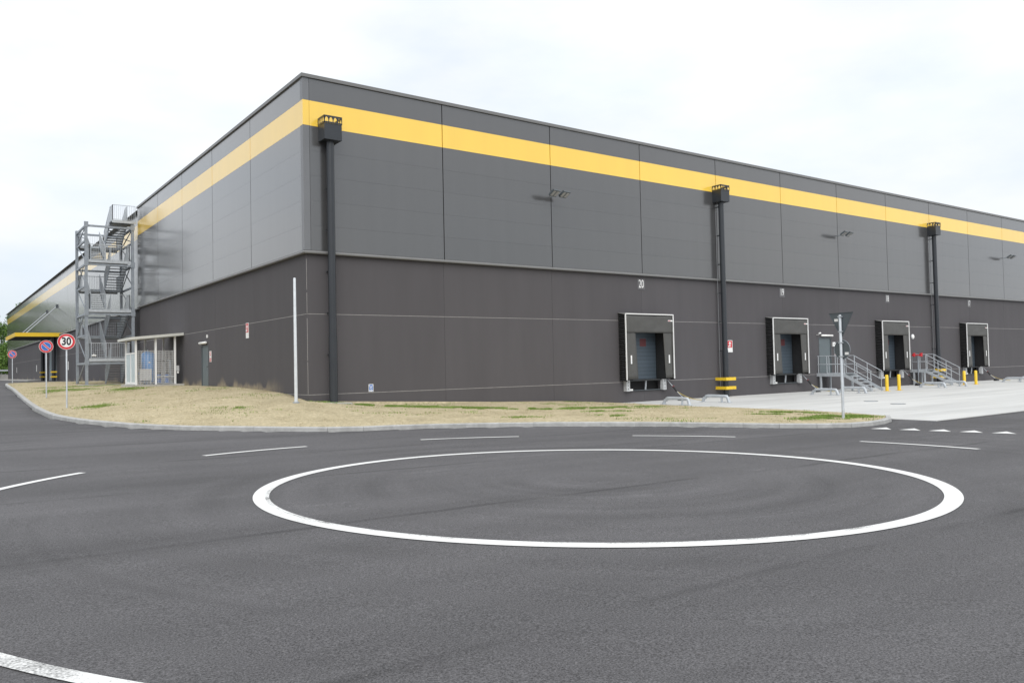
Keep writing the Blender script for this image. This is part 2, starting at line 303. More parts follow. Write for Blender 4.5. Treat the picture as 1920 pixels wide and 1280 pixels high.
# ------------------------------------------------------------------ terrain heights
def tps(P, lam=1e-3):
    P = np.asarray(P, float); n = len(P); X = P[:, :2] / 10
    U = lambda r2: np.where(r2 > 1e-12, r2 * np.log(np.maximum(r2, 1e-12)), 0)
    K = U(((X[:, None] - X[None]) ** 2).sum(-1)) + lam * np.eye(n); Q = np.c_[np.ones(n), X]
    wts = np.linalg.solve(np.block([[K, Q], [Q.T, np.zeros((3, 3))]]), np.r_[P[:, 2], 0, 0, 0])
    def ev(x, y):
        x = np.asarray(x, float) / 10; y = np.asarray(y, float) / 10
        return U((x[..., None] - X[:, 0]) ** 2 + (y[..., None] - X[:, 1]) ** 2) @ wts[:n] + wts[n] + wts[n + 1] * x + wts[n + 2] * y
    return ev
pl = lambda x, y: -0.0138 * (x + 11.82) - 0.0066 * (y + 29.71)
ctl = [(x, y, pl(x, y)) for x, y in [(-11.8, -29.7), (-11.5, -24), (-11, -20), (-3.5, -20.5), (-3.5, -29), (-8.5, -25), (1.5, -20.5), (-3.5, -15.5), (-8.5, -20.5), (-9, -15), (-3.5, -12), (4, -13), (5, -26), (6, -20), (-20, -35), (-5, -40), (-20, -24)]]
ctl += [(13.6, -17, -.42), (20, -17.3, -.425), (9, -16.7, -.37), (12, -22, -.40), (20, -28, -.44), (40, -17, -.44), (60, -20, -.46), (60, -60, -.6), (20, -60, -.5), (-20, -60, .2), (10, -40, -.35), (40, -40, -.5)]
ctl += [(-8.5, 2, .17), (-8.2, 12, .37), (-7.6, 27, .68), (-7, 41, .93), (-7, 60, 1.0), (-7, 90, .95), (-7, 150, .93), (-14, 5, .25), (-14, 20, .55), (-14, 41, .95), (-14, 80, .98), (-30, 0, .3), (-30, 40, .9), (-30, 120, 1), (-45, -20, .2), (0, 180, .95), (-40, 180, 1)]
z_road = tps(ctl)
zr = lambda x, y: float(z_road(x, y))

KERB = [(0.25, 46.0), (-3.0, 45.6), (-5.6, 44.3), (-7.0, 41.5), (-7.62, 26.8), (-8.24, 11.7), (-8.42, 4.9), (-8.36, 1.4), (-7.91, -1.13), (-7.38, -2.54), (-6.85, -3.69), (-5.84, -5.09), (-4.59, -6.1)]
KERB += [(-3.5 + 12.45 * math.cos(R(a)), -20.33 + 12.45 * math.sin(R(a))) for a in (84, 77, 70, 60, 50, 40, 32, 25)]
KERB += [(8.35, -15.9), (9.03, -16.47), (9.77, -16.78), (10.83, -16.76), (11.9, -16.5), (12.9, -16.1), (13.7, -15.6)]
kpts = catmull([(x, y, 0) for x, y in KERB], 1.0)
APRON_Z = -0.405
BORDER = [(14.5, -14.9), (15.2, -13.6), (15.8, -11.5), (15.95, -9.0), (15.8, -5.5), (16.1, -2.0), (17.0, 0.05)]
poly = [(p.x, p.y) for p in kpts] + BORDER + [(0.05, 0.05)]
def inside(px, py, pg):
    c = np.zeros(px.shape, bool); n = len(pg); j = n - 1
    for i in range(n):
        xi, yi = pg[i]; xj, yj = pg[j]
        if yi != yj:
            c ^= ((yi > py) != (yj > py)) & (px < (xj - xi) * (py - yi) / (yj - yi) + xi)
        j = i
    return c
def dist_kerb(px, py):
    d = np.full(px.shape, 1e9); q = [(p.x, p.y) for p in kpts]
    for (ax, ay), (bx, by) in zip(q, q[1:]):
        t = np.clip(((px - ax) * (bx - ax) + (py - ay) * (by - ay)) / ((bx - ax) ** 2 + (by - ay) ** 2), 0, 1)
        d = np.minimum(d, np.hypot(px - ax - t * (bx - ax), py - ay - t * (by - ay)))
    return d

# ------------------------------------------------------------------ ground sheets
xs = np.unique(np.r_[np.linspace(-1500, -60, 14), np.arange(-60, -24, 4), np.arange(-24, 24.01, 0.5), 13.7, 13.78, np.arange(24, 100, 4), np.linspace(100, 1500, 14)])
ys = np.unique(np.r_[np.linspace(-1500, -60, 14), np.arange(-60, -36, 3), np.arange(-36, 48.01, 0.5), -17.1, -17.02, np.arange(48, 200, 6), np.linspace(200, 2000, 14)])
gx, gy = np.meshgrid(xs, ys)
cx_, cy_ = np.clip(gx, -45, 70), np.clip(gy, -60, 180)
gz = z_road(cx_, cy_)
gz = gz - 1.2 * (inside(gx, gy, poly) & (dist_kerb(gx, gy) > 0.35)) - 1.2 * ((gx > 0.4) & (gy > 0.4) & (gy < 146)) - 0.8 * ((gx > 13.75) & (gy > -17.05) & (gy < 3))
nx, ny = len(xs), len(ys)
idx = np.arange(nx * ny).reshape(ny, nx)
me = bpy.data.meshes.new('road'); me.from_pydata(np.c_[gx.ravel(), gy.ravel(), gz.ravel()].tolist(), [], np.stack([idx[:-1, :-1], idx[:-1, 1:], idx[1:, 1:], idx[1:, :-1]], -1).reshape(-1, 4).tolist())
for p in me.polygons: p.use_smooth = True
me.materials.append(M['asphalt']); road = bpy.data.objects.new('road', me); col.objects.link(road); tag(road, kind='structure')

# painted markings (children of the road)
def ribbon(name, pts_in, pts_out, m, dz=0.006):
    n = len(pts_in); vs = [(x, y, zr(x, y) + dz) for x, y in pts_in] + [(x, y, zr(x, y) + dz) for x, y in pts_out]
    return MB().add(vs, [(i, i + 1, n + i + 1, n + i) for i in range(n - 1)]).build(name, m, road)
CX, CY = -3.5, -20.33
def arc(r, a0, a1, n): return [(CX + r * math.cos(R(a0 + (a1 - a0) * i / n)), CY + r * math.sin(R(a0 + (a1 - a0) * i / n))) for i in range(n + 1)]
ribbon('painted_circle', arc(4.84, 0, 360, 180), arc(5.0, 0, 360, 180), 'paint', 0.008)
ribbon('painted_circle_edge', arc(4.785, -95, 150, 120), arc(4.84, -95, 150, 120), 'paint', 0.008)
ribbon('painted_circle_edge', arc(4.785, 150, 265, 60), arc(4.84, 150, 265, 60), 'paint_worn', 0.008)
for k in range(10):
    worn = k == 6; a0 = -11.2 + 36 * k - 3 * worn
    ri, ro = (8.77, 8.90) if worn else (8.90, 9.05)
    ribbon('painted_dash', arc(ri, a0, a0 + 16.8, 24), arc(ro, a0, a0 + 16.8, 24), 'paint_worn' if worn else 'paint', 0.008)
dv = Vector((0.22, -0.975)).normalized(); nv = Vector((-dv.y, dv.x))
for k in range(9):
    p = Vector((9.38, -17.42)) + dv * 0.735 * k; q = p + dv * 0.55; a = p + dv * 0.2 + nv * 0.76
    MB().add([(v.x, v.y, zr(v.x, v.y) + 0.008) for v in (p, q, a)], [(0, 1, 2)]).build('give_way_triangle', 'paint', road)

# apron of concrete slabs
apron = B(13.7, 92, -17.1, 0.3, APRON_Z - 0.5, APRON_Z - 0.03).build('apron', 'core'); tag(apron, kind='structure')
sx = [13.7, 18.3] + [18.3 + 6 * i for i in range(1, 13)]; sy = [-17.1, -13.0, -8.7, -4.4, 0.1]
for i in range(len(sx) - 1):
    for j in range(4):
        t = 0.008; B(sx[i] + t, sx[i + 1] - t, sy[j] + t, sy[j + 1] - t, APRON_Z - 0.2, APRON_Z + random.uniform(-.002, .002)).build('concrete_slab', 'slab', apron)

# verge of dry soil with sparse grass
gctl = [(p.x, p.y, zr(p.x, p.y) + 0.125) for p in kpts[::2]]
gctl += [(x, y, APRON_Z + 0.02) for x, y in BORDER[:-1]] + [(17.0, 0, -.44)]
gctl += [(0, 1.7, .60), (0, 4.5, .75), (0, 9, .86), (0, 13.6, .86), (0, 18.8, .86), (0, 25, .87), (0, 30, .90), (0, 41, .99), (-.05, -.05, .40), (2.8, 0, .17), (7, 0, .03), (12.2, 0, -.13), (-7.5, 4.9, .36), (-7.2, 14.5, .53), (-1.0, -1.6, .40), (-3, 8, .72), (-3, 18, .84), (-3, 30, .88), (11, -15.6, -.25), (6, -4, -.05)]
z_verge = tps(gctl, 4e-3)
zv = lambda x, y: float(z_verge(x, y))
ax_, ay_ = np.meshgrid(np.arange(-9, 17.5, 0.45), np.arange(-17, 46.5, 0.45))
ax_ = ax_ + RNG.uniform(-.12, .12, ax_.shape); ay_ = ay_ + RNG.uniform(-.12, .12, ay_.shape)
ip = inside(ax_, ay_, poly) & (dist_kerb(ax_, ay_) > 0.3)
ipts = np.c_[ax_[ip], ay_[ip]]
vin = [Vector(p) for p in poly] + [Vector(p) for p in ipts.tolist()]
cv, ce, cfc, *_ = delaunay_2d_cdt(vin, [(i, (i + 1) % len(poly)) for i in range(len(poly))], [list(range(len(poly)))], 1, 1e-5)
VX = np.array([v.x for v in cv]); VY = np.array([v.y for v in cv]); VZ = z_verge(VX, VY)
edge = dist_kerb(VX, VY)
VZ = np.where(edge < 0.05, z_road(VX, VY) + 0.10, VZ + RNG.normal(0, 0.012, len(VX)))
me = bpy.data.meshes.new('verge'); me.from_pydata(np.c_[VX, VY, VZ].tolist(), [], [tuple(f) for f in cfc])
for p in me.polygons: p.use_smooth = True
me.materials.append(M['soil']); verge = bpy.data.objects.new('verge', me); col.objects.link(verge); tag(verge, kind='structure')

# kerb of separate stones
kerb = thing('kerb', None, None); tag(kerb, kind='structure')
for a, b in zip(kpts, kpts[1:]):
    d = (b - a).normalized(); nrm = Vector((-d.y, d.x, 0)); nrm = nrm if inside(np.array([a.x + nrm.x * .6]), np.array([a.y + nrm.y * .6]), poly)[0] else -nrm
    g = d * 0.003; p0, p1 = a + g, b - g; za, zb = zr(a.x, a.y), zr(b.x, b.y); j = random.uniform(-.002, .002)
    o1, o2 = nrm * -0.02, nrm * 0.13; c1 = nrm * 0.005
    vs = []
    for p, z in ((p0, za), (p1, zb)):
        vs += [(p.x + o1.x, p.y + o1.y, z - .2), (p.x + o1.x, p.y + o1.y, z + .105 + j), (p.x + c1.x, p.y + c1.y, z + .13 + j), (p.x + o2.x, p.y + o2.y, z + .132 + j), (p.x + o2.x, p.y + o2.y, z - .2)]
    MB().add(vs, [(0, 1, 2, 3, 4), (9, 8, 7, 6, 5), (0, 5, 6, 1), (1, 6, 7, 2), (2, 7, 8, 3), (3, 8, 9, 4)]).build('kerb_stone', 'kerb', kerb)

# grass blades
def blades(name, m, P, h0, h1, wd, label):
    n = len(P); a = RNG.uniform(0, 2 * math.pi, n); h = RNG.uniform(h0, h1, n); ln = RNG.uniform(0.2, 0.9, n) * h
    z = z_verge(P[:, 0], P[:, 1]) - 0.01; dx, dy = np.cos(a) * wd, np.sin(a) * wd; lx, ly = np.cos(a + 1.57) * ln, np.sin(a + 1.57) * ln
    v = np.stack([np.c_[P[:, 0] - dx, P[:, 1] - dy, z], np.c_[P[:, 0] + dx, P[:, 1] + dy, z], np.c_[P[:, 0] + lx, P[:, 1] + ly, z + h]], 1).reshape(-1, 3)
    me = bpy.data.meshes.new(name); me.from_pydata(v.tolist(), [], np.arange(3 * n).reshape(-1, 3).tolist()); me.materials.append(M[m])
    o = bpy.data.objects.new(name, me); col.objects.link(o); tag(o, label, 'grass', kind='stuff')
def scatter(n):
    P = np.c_[RNG.uniform(-8.6, 16.6, n * 3), RNG.uniform(-16.9, 45, n * 3)]
    P = P[inside(P[:, 0], P[:, 1], poly) & (dist_kerb(P[:, 0], P[:, 1]) > 0.16)]
    return P[:n]
def patchnoise(P, s, seed):
    r = np.random.default_rng(seed); k = r.normal(0, 1, (24, 2)) * s; ph = r.uniform(0, 6.28, 24)
    return np.cos(P @ k.T + ph).sum(1) / math.sqrt(12)
blades('dry_grass', 'grass_dry', scatter(60000), 0.012, 0.045, 0.008, 'short dry straw coloured grass over the bare soil verge')
G1 = scatter(60000); G1 = G1[patchnoise(G1, 1.6, 3) + 0.5 * patchnoise(G1, 5, 5) > 1.75]
parts = [G1]
def blob(cx, cy, rx, ry, ang, n):
    q = RNG.normal(0, 0.5, (n, 2)) * (rx, ry); c, s = math.cos(ang), math.sin(ang)
    P = np.c_[cx + q[:, 0] * c - q[:, 1] * s, cy + q[:, 0] * s + q[:, 1] * c]
    P = P[inside(P[:, 0], P[:, 1], poly) & (dist_kerb(P[:, 0], P[:, 1]) > 0.2)]
    return P[patchnoise(P, 4, 9) > -0.5]
for a in [(1.6, -.7, 1.2, .45, -.3, 6000), (3.4, -1.5, 1.8, .5, -.3, 8000), (5.4, -3.3, 1.6, .5, -.75, 6000), (7.4, -4.9, 1.8, .55, -.5, 8000), (9.4, -5.7, 1.6, .5, -.3, 7000), (12, -5.6, 1.4, .45, 0, 3000), (8.6, -7.6, .8, .35, -.5, 1200), (4.2, -8.2, .6, .3, -.5, 600), (7.0, -9.4, .7, .3, -.7, 800), (13.4, -12.0, 1.1, .4, -.9, 3000), (11.7, -12.6, .7, .3, -.9, 900), (11.4, -15.1, 1.5, .6, -.1, 8000), (12.7, -14.7, .9, .6, -.5, 4500), (-3.4, -1.9, .7, .3, -.5, 500), (-3.2, 16.5, 1.8, .9, 1.2, 3000), (-5.5, 21, 1.6, 3, .1, 4500), (-4.0, 27.5, 1.2, 2.4, 1.57, 4000), (-6.6, 4.0, 1.3, .6, 1.3, 1500)]: parts.append(blob(*a))
blades('green_grass', 'grass_green', np.concatenate(parts), 0.02, 0.075, 0.012, 'patchy bright green grass growing on the soil verge')

# ------------------------------------------------------------------ warehouse
Z_BASE, Z_J2, Z_J1, Z_LEDGE, Z_YB, Z_YT, Z_TOP = -1.3, 0.63, 3.77, 6.24, 11.12, 12.11, 13.0
rows = [Z_LEDGE + (Z_YB - Z_LEDGE) * i / 5 for i in range(6)] + [Z_YT, Z_TOP]
SE = [0.3 + 6 * i for i in range(16)]
XR = SE[15]
house = thing('warehouse', 'dark grey industrial warehouse clad in panels with a yellow band', 'warehouse')
# structural core and roof
MB().box(0.45, XR, 0.45, 30.3, -1.3, 6.3).box(0.75, XR, 30.3, 146, -1.3, 6.3).box(0.10, XR, 0.10, 30.3, 6.302, 12.95).box(0.40, XR, 30.303, 146, 6.302, 12.95).build('core_wall', 'core', house)
B(0.05, XR, 0.05, 146, 12.952, 12.99).build('roof', 'flash', house)
LW2 = 0.30     # the side wall beyond the stair tower is set back
# cladding panels, right wall
g = 0.0016
for i in range(15):
    x0 = SE[i] + (0.02 if i else -0.04); x1 = SE[i + 1] - 0.02
    for r in range(7):
        B(x0, x1, random.uniform(-.001, .001), 0.08, rows[r] + g, rows[r + 1] - g).build('yellow_panel' if r == 5 else 'wall_panel', 'yellow' if r == 5 else 'panel', house)
# left wall near part (five bays)
for i in range(5):
    y0 = SE[i] + (0.02 if i else -0.04); y1 = SE[i + 1] - 0.02
    for r in range(7):
        B(random.uniform(-.001, .001), 0.08, y0, y1, rows[r] + g, rows[r + 1] - g).build('yellow_panel' if r == 5 else 'wall_panel', 'yellow' if r == 5 else 'panel', house)
for i in range(19):
    y0 = 30.32 + 6.08 * i; y1 = y0 + 6.05
    for za, zb, nm in ((Z_LEDGE, Z_YB, 'panel'), (Z_YB, Z_YT, 'yellow'), (Z_YT, Z_TOP, 'panel')):
        B(LW2 + random.uniform(-.002, .002), LW2 + 0.08, y0, y1, za + g, zb - g).build('yellow_panel' if nm == 'yellow' else 'wall_panel', nm, house)
# corner trims (grey and yellow pieces)
for za, zb, m in ((Z_LEDGE, Z_YB, 'trim'), (Z_YB, Z_YT, 'yellow'), (Z_YT, Z_TOP, 'trim')):
    MB().box(-0.012, 0.245, -0.012, 0.05, za + .003, zb - .003).box(-0.012, 0.05, 0.052, 0.245, za + .003, zb - .003).build('corner_trim', m, house)
# coping along the roof edge and ledge flashing
def edge_strip(name, m, prof):     # profile (out, z) swept along the front wall and, mirrored, along the side wall
    n = len(prof); vs = []
    for o, z in prof: vs.append((XR, -o, z))
    for o, z in prof: vs.append((-o, -o, z))
    for o, z in prof: vs.append((-o, 30.3, z))
    fs = [(k * n + i, (k + 1) * n + i, (k + 1) * n + (i + 1) % n, k * n + (i + 1) % n) for k in range(2) for i in range(n)]
    fs += [tuple(range(n)), tuple(reversed(range(2 * n, 3 * n)))]
    MB().add(vs, fs).build(name, m, house)
    vs = [(LW2 - o, y, z) for y in (30.303, 146) for o, z in prof]
    MB().add(vs, [(i, n + i, n + (i + 1) % n, (i + 1) % n) for i in range(n)] + [tuple(range(n)), tuple(reversed(range(n, 2 * n)))]).build(name, m, house)
edge_strip('roof_coping', 'flash', [(-0.3, 12.995), (0.07, 12.995), (0.07, 13.13), (0.02, 13.15), (-0.3, 13.15)])
edge_strip('ledge_flashing', 'flash', [(-0.12, 6.11), (0.06, 6.11), (0.075, 6.155), (0.05, 6.21), (-0.001, 6.235), (-0.12, 6.235)])
# precast panels, right wall, with openings for docks
Y0 = 0.10; TH = 0.22
DOCKS = [SE[3], SE[5], SE[7], SE[9], SE[11], SE[13]]
def rects(x0, x1, z0, z1, cuts):
    R_ = [(x0, x1, z0, z1)]
    for cx0, cx1, cz0, cz1 in cuts:
        nr = []
        for a, b, c, d in R_:
            if cx1 <= a or cx0 >= b or cz1 <= c or cz0 >= d: nr.append((a, b, c, d)); continue
            l, r_ = max(a, cx0), min(b, cx1)
            if a < l: nr.append((a, l, c, d))
            if r_ < b: nr.append((r_, b, c, d))
            if c < cz0: nr.append((l, r_, c, cz0))
            if cz1 < d: nr.append((l, r_, cz1, d))
        R_ = nr
    return R_
cuts = [(d - 1.25, d + 1.25, 0.18, 3.55) for d in DOCKS] + [(33.95, 35.3, 0.70, 2.95)]
lr = [Z_BASE, Z_J2, Z_J1, 6.115]
for i in range(15):
    x0 = SE[i] + 0.005 if i else 0.10; x1 = SE[i + 1] - 0.005
    for r in range(3):
        mb = MB()
        for a, b, c, d in rects(x0, x1, lr[r] + .012, lr[r + 1] - .012, cuts): mb.box(a, b, Y0, Y0 + TH, c, d)
        mb.build('concrete_panel', 'concrete_dark', house)
# pale filler coloured like joint chamfers catching the light; stops short of dock openings
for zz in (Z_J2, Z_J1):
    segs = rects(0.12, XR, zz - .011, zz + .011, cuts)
    for a, b, c, d in segs: B(a, b, Y0 + .004, Y0 + .05, c, d).build('lit_joint_filler', 'bead_lit_joint', house)
    B(Y0 + .004, Y0 + .05, 0.12, 30.3, zz - .011, zz + .011).build('lit_joint_filler', 'bead_lit_joint', house)
    B(LW2 + .104, LW2 + .15, 30.32, 146, zz - .011, zz + .011).build('lit_joint_filler', 'bead_lit_joint', house)
for i in range(1, 15): B(SE[i] - .0045, SE[i] + .0045, Y0 + .012, Y0 + .05, 3.8 if SE[i] in DOCKS else -1.2, 6.1).build('joint_filler', 'core', house)
doorcut = [(13.65, 14.95, 0.80, 3.0)]
for i in range(5):
    y0 = SE[i] + 0.005 if i else 0.10 + TH + .002; y1 = SE[i + 1] - 0.005
    for r in range(3):
        mb = MB()
        for a, b, c, d in rects(y0, y1, lr[r] + .012, lr[r + 1] - .012, doorcut): mb.box(Y0, Y0 + TH, a, b, c, d)
        mb.build('concrete_panel', 'splash' if r == 1 else 'concrete_dark', house)
for i in range(19):
    y0 = 30.32 + 6.08 * i; y1 = y0 + 6.05
    for r in range(3):
        B(LW2 + Y0, LW2 + Y0 + TH, y0, y1, lr[r] + .012, lr[r + 1] - .012).build('concrete_panel', 'splash' if r == 1 else 'concrete_dark', house)
for za, zb in ((0.65, 1.9), (1.95, 3.6), (3.8, 4.6), (4.7, 5.9)): MB().bar((Y0 - .001, Y0 - .001, za), (Y0 - .001, Y0 - .001, zb), .012, .012).build('corner_bead', 'bead_lit_joint', house)
# personnel doors
def person_door(a0, a1, z0, z1, side):
    def bx(u0, u1, v0, v1, zz0, zz1): return B(u0, u1, v0, v1, zz0, zz1) if side == 'r' else B(v0, v1, u0, u1, zz0, zz1)
    d = bx(a0 + .05, a1 - .05, Y0 + .03, Y0 + .09, z0 + .01, z1 - .05).build('door', 'door', house)
    hs = a1 - 0.16 if side == 'r' else a0 + 0.16
    bx(hs - .06, hs + .06, Y0 - .03, Y0 + .028, z0 + 1.0, z0 + 1.04).build('handle', 'black', d)
    bx(a0 + .051, a0 + .09, Y0 + .01, Y0 + .029, z0 + 1.7, z0 + 1.85).build('hinge', 'black', d)
    for u in ((a0, a0 + .045), (a1 - .045, a1)): bx(u[0], u[1], Y0 - .01, Y0 + .1, z0, z1).build('door_frame', 'signback', house)
    bx(a0 + .046, a1 - .046, Y0 - .01, Y0 + .1, z1 - .045, z1).build('door_frame', 'signback', house)
person_door(33.95, 35.3, 0.70, 2.95, 'r'); person_door(13.65, 14.95, 0.86, 3.0, 'l')
# sectional doors behind the docks
for d in DOCKS:
    sd_ = B(d - 1.25, d + 1.25, 0.40, 0.44, 0.74, 3.55).build('sectional_door', 'black', house)
    for k in range(14):
        z = 0.75 + k * 0.2
        B(d - 1.22, d + 1.22, 0.375, 0.401, z + .006, z + .194).build('door_slat', 'secdoor', sd_)
    B(d + .05, d + .5, 0.368, 0.374, 2.45, 2.85).build('door_notice', 'darkred', sd_)
# entrance doorway on the far side wall
fd = B(LW2 + .06, LW2 + .10, 77.4, 83.2, 0.95, 6.0).build('entrance_panel', 'glass', house)
for y in (77.4, 79.3, 81.3, 83.1): B(LW2 + .03, LW2 + .059, y, y + .1, 0.95, 6.0).build('mullion', 'galv', fd)
B(LW2 + .03, LW2 + .059, 78.2, 82.4, 2.2, 2.3).build('transom', 'galv', fd)
B(LW2 + .03, LW2 + .059, 79.4, 81.2, 2.5, 4.0).build('pane', 'blue', fd)

# ------------------------------------------------------------------ dock equipment
def make_dock():
    t = thing('dock_shelter', 'x', 'dock shelter', group='dock shelters along the front wall')
    W, D, zb, zt = 1.75, 0.45, 0.74, 4.05
    # pleated side curtains
    for s in (-1, 1):
        n = 60; vs = []
        for k in range(n + 1):
            z = zb + (zt - zb - .03) * k / n; o = 0.030 * (1 if k % 2 else -1)
            for q, y in enumerate((0.095, -0.08, -0.25, -D + .03)): vs.append((s * (W - 0.05) + o, y, z + .10 * (1 - q / 3) * k / n - (.05, .0, .05, .06)[q] * (1 - k / n) + .012 * math.sin(k * 1.3 + q)))
        fs = [(k * 4 + j, k * 4 + j + 1, k * 4 + j + 5, k * 4 + j + 4) for k in range(n) for j in range(3)]
        o = MB().add(vs, fs).build('side_pleats', 'black', t); md = o.modifiers.new('s', 'SOLIDIFY'); md.thickness = 0.006
    # sloping top sheet
    MB().prism([(-W, 0.095, zt + .12), (-W, -D, zt + .01), (-W, -D, zt - .02), (-W, 0.095, zt + .09)], (2 * W, 0, 0)).build('top_sheet', 'flash', t)
    # front curtains: wrinkled head, tapered side flaps
    def sheet(name, x0a, x1a, x0b, x1b, z0, z1, nx, nz, amp, y):
        vs = []
        for j in range(nz + 1):
            f = j / nz; z = z0 + (z1 - z0) * f; xa = x0a + (x0b - x0a) * f; xb = x1a + (x1b - x1a) * f
            for i in range(nx + 1):
                u = i / nx; vs.append((xa + (xb - xa) * u, y + amp * (math.sin(u * 7 + f * 5) * .5 + math.sin(u * 15 - f * 9 + 1) * .5) * math.sin(math.pi * min(1, u * 1.0)), z))
        o = MB().add(vs, [(j * (nx + 1) + i, j * (nx + 1) + i + 1, (j + 1) * (nx + 1) + i + 1, (j + 1) * (nx + 1) + i) for j in range(nz) for i in range(nx)]).build(name, 'curtain', t, smooth=True)
        md = o.modifiers.new('s', 'SOLIDIFY'); md.thickness = 0.012; return o
    sheet('side_flap', -W + .05, -0.88, -W + .05, -1.02, zb + .03, zt - .8, 4, 12, 0.010, -D + .045)
    sheet('side_flap', 1.13, W - .05, 1.0, W - .05, zb + .03, zt - .8, 4, 12, 0.010, -D + .045)
    sheet('head_curtain', -W + .05, W - .05, -W + .05, W - .05, zt - .92, zt - .05, 18, 8, 0.018, -D + .018)
    for s in (-1, 1): B(s * 1.235 - .006, s * 1.235 + .006, -D + .07, 0.36, zb, zt - .5).build('inner_curtain', 'black', t)
    for s in (-1, 1):
        MB().bar((s * (W - .022), -D + .005, zb + .0), (s * (W - .022), -D + .005, zt), 0.05, 0.05, (0, 1, 0)).build('white_edge', 'white', t)
        B(s * 1.38 - .045, s * 1.38 + .045, -D + .004, -D + .018, 1.55, 1.98).build('guide_mark', 'white', t)
    B(-W + .004, W - .004, -D - .02, -D + .03, zt + .005, zt + .055).build('white_edge', 'white', t)
    lb = B(W - .42, W - .07, -D - .004, -D - .001, zt - .32, zt - .25).build('maker_label', 'white', t)
    B(W - .40, W - .24, -D - .007, -D - .0045, zt - .30, zt - .275).build('print', 'red', lb)
    return t
def make_leveller():
    t = thing('dock_leveller', 'x', 'dock leveller', group='dock levellers under the shelters')
    B(-1.2, 1.2, 0.06, 0.40, 0.66, 0.735).build('deck_plate', 'signback', t)
    B(-1.2, 1.2, -0.02, 0.058, 0.68, 0.73).build('lip', 'black', t)
    B(-1.22, 1.22, 0.02, 0.40, 0.17, 0.20).build('pit_edge', 'signback', t)
    MB().tube([(0.25, 0.25, 0.2), (0.25, 0.2, 0.66)], 0.05, 8).build('ram', 'galv', t)
    for s in (-1, 1):
        b = B(s * 1.33 - .12, s * 1.33 + .12, -0.12, 0.098, 0.16, 0.72).build('bumper', 'bumper', t)
        for z in (0.27, 0.45, 0.62): MB().tube([(s * 1.33, -.125, z), (s * 1.33, -.119, z)], 0.03, 8).build('bolt', 'signback', b)
    B(-1.15, -.95, -0.06, 0.015, 0.18, 0.27).build('pit_lamp', 'white', t)
    return t
def make_chock():
    t = thing('wheel_chock', 'x', 'wheel chock', group='wheel chocks on cables beside the docks')
    MB().tube(catmull([(0, .08, .75), (.05, -.1, .55), (.16, -.3, .28), (.24, -.45, .10)], .06), 0.022, 6).build('hanging_cable', 'galv', t, smooth=True)
    MB().tube([(.17, -.30, .30), (.25, -.46, .05)], 0.06, 8).build('spring_box', 'black', t)
    MB().tube([(.15, -.27, .35), (.17, -.305, .29)], 0.064, 8).build('red_collar', 'darkred', t)
    MB().tube(catmull([(.25, -.46, .05), (.33, -.7, -.1), (.45, -1.0, -.25), (.62, -1.35, -.36), (.75, -1.7, APRON_Z + .02)], .1), 0.018, 6).build('yellow_cable', 'hose', t, smooth=True)
    MB().tube(catmull([(.25, -.46, .05), (.22, -.7, -.12), (.32, -.85, -.3), (.18, -1.0, APRON_Z + .05)], .1), 0.018, 6).build('grey_cable', 'galv', t, smooth=True)
    z = APRON_Z + .004
    MB().prism([(-.15, -1.15, z), (-.15, -.85, z), (-.15, -.86, z + .13), (-.15, -.98, z + .17)], (.38, 0, 0)).build('rubber_block', 'black', t)
    return t
def guide_rail():
    t = thing('wheel_guide', 'x', 'wheel guide', group='galvanised wheel guides on the apron')
    z = APRON_Z
    pts = [(0, 0, z), (0, -.10, z + .20)] + [(0, -.14 - .1 * math.sin(R(a)), z + .20 + .1 * (1 - math.cos(R(a)))) for a in (30, 60)] + [(0, -.32, z + .30), (0, -1.35, z + .30)] + [(0, -1.48 - .08 * math.sin(R(a)), z + .29 - .12 * (1 - math.cos(R(a)))) for a in (30, 70)] + [(0, -1.62, z)]
    MB().tube(catmull(pts, .07), 0.075, 12).build('rail_tube', 'galv', t, smooth=True)
    MB().tube([(0, -1.18, z), (0, -1.18, z + .28)], 0.05, 10).build('support_leg', 'galv', t, smooth=True)
    for y in (0, -1.18, -1.62): B(-.12, .12, y - .12, y + .12, z + .003, z + .02).build('foot_plate', 'galv', t)
    return t
names = ['20', '19', '18', '17', '16', '15']
pos = ['nearest the building corner', 'left of the grey door', 'between the two steel stairs', 'farthest right in view']
desc = ['beneath the number 20, nearest the corner', 'beneath the number 19, left of the grey door', 'beneath the number 18, between the two steel stairs', 'beneath the number 17, right of the second steel stair']
D0, L0, C0, G0 = make_dock(), make_leveller(), make_chock(), guide_rail()
for k, d in enumerate(DOCKS[:4]):
    lab = 'black dock shelter with white edging ' + desc[k]
    if k == 0: D0.location.x = d; D0['label'] = lab
    else: clone(D0, (d, 0, 0), lab)
    lab = 'dark dock leveller pit with pale bumpers ' + 'under the shelter ' + pos[k]
    if k == 0: L0.location.x = d; L0['label'] = lab
    else: clone(L0, (d, 0, 0), lab)
    lab = 'wheel chock with hanging cable beside the dock ' + pos[k]
    if k == 0: C0.location.x = d + 1.62; C0['label'] = lab
    else: clone(C0, (d + 1.62, 0, 0), lab)
    for s, off in (('left', -1.7), ('right', 1.1)):
        lab = 'low galvanised wheel guide, %s one before the dock %s' % (s, pos[k])
        if k == 0 and s == 'left': G0.location = (d + off, -2.85, 0); G0['label'] = lab
        else: clone(G0, (d + off, -2.85, 0), lab)
# dock number plates
for k, d in enumerate(DOCKS[:4]):
    t = thing('number_plate', 'plate with white number ' + names[k] + ' above the dock ' + pos[k], 'number plate', (d - .02, Y0 - .004, 5.68), group='dock number plates')
    B(-.27, .27, -.012, 0, -.28, .28).build('plate', 'plaque', t)
    text(names[k], .60, 'white', t, (0, -.016, -.0), (R(90), 0, 0), 'digits', sx=.64, bold=.002)

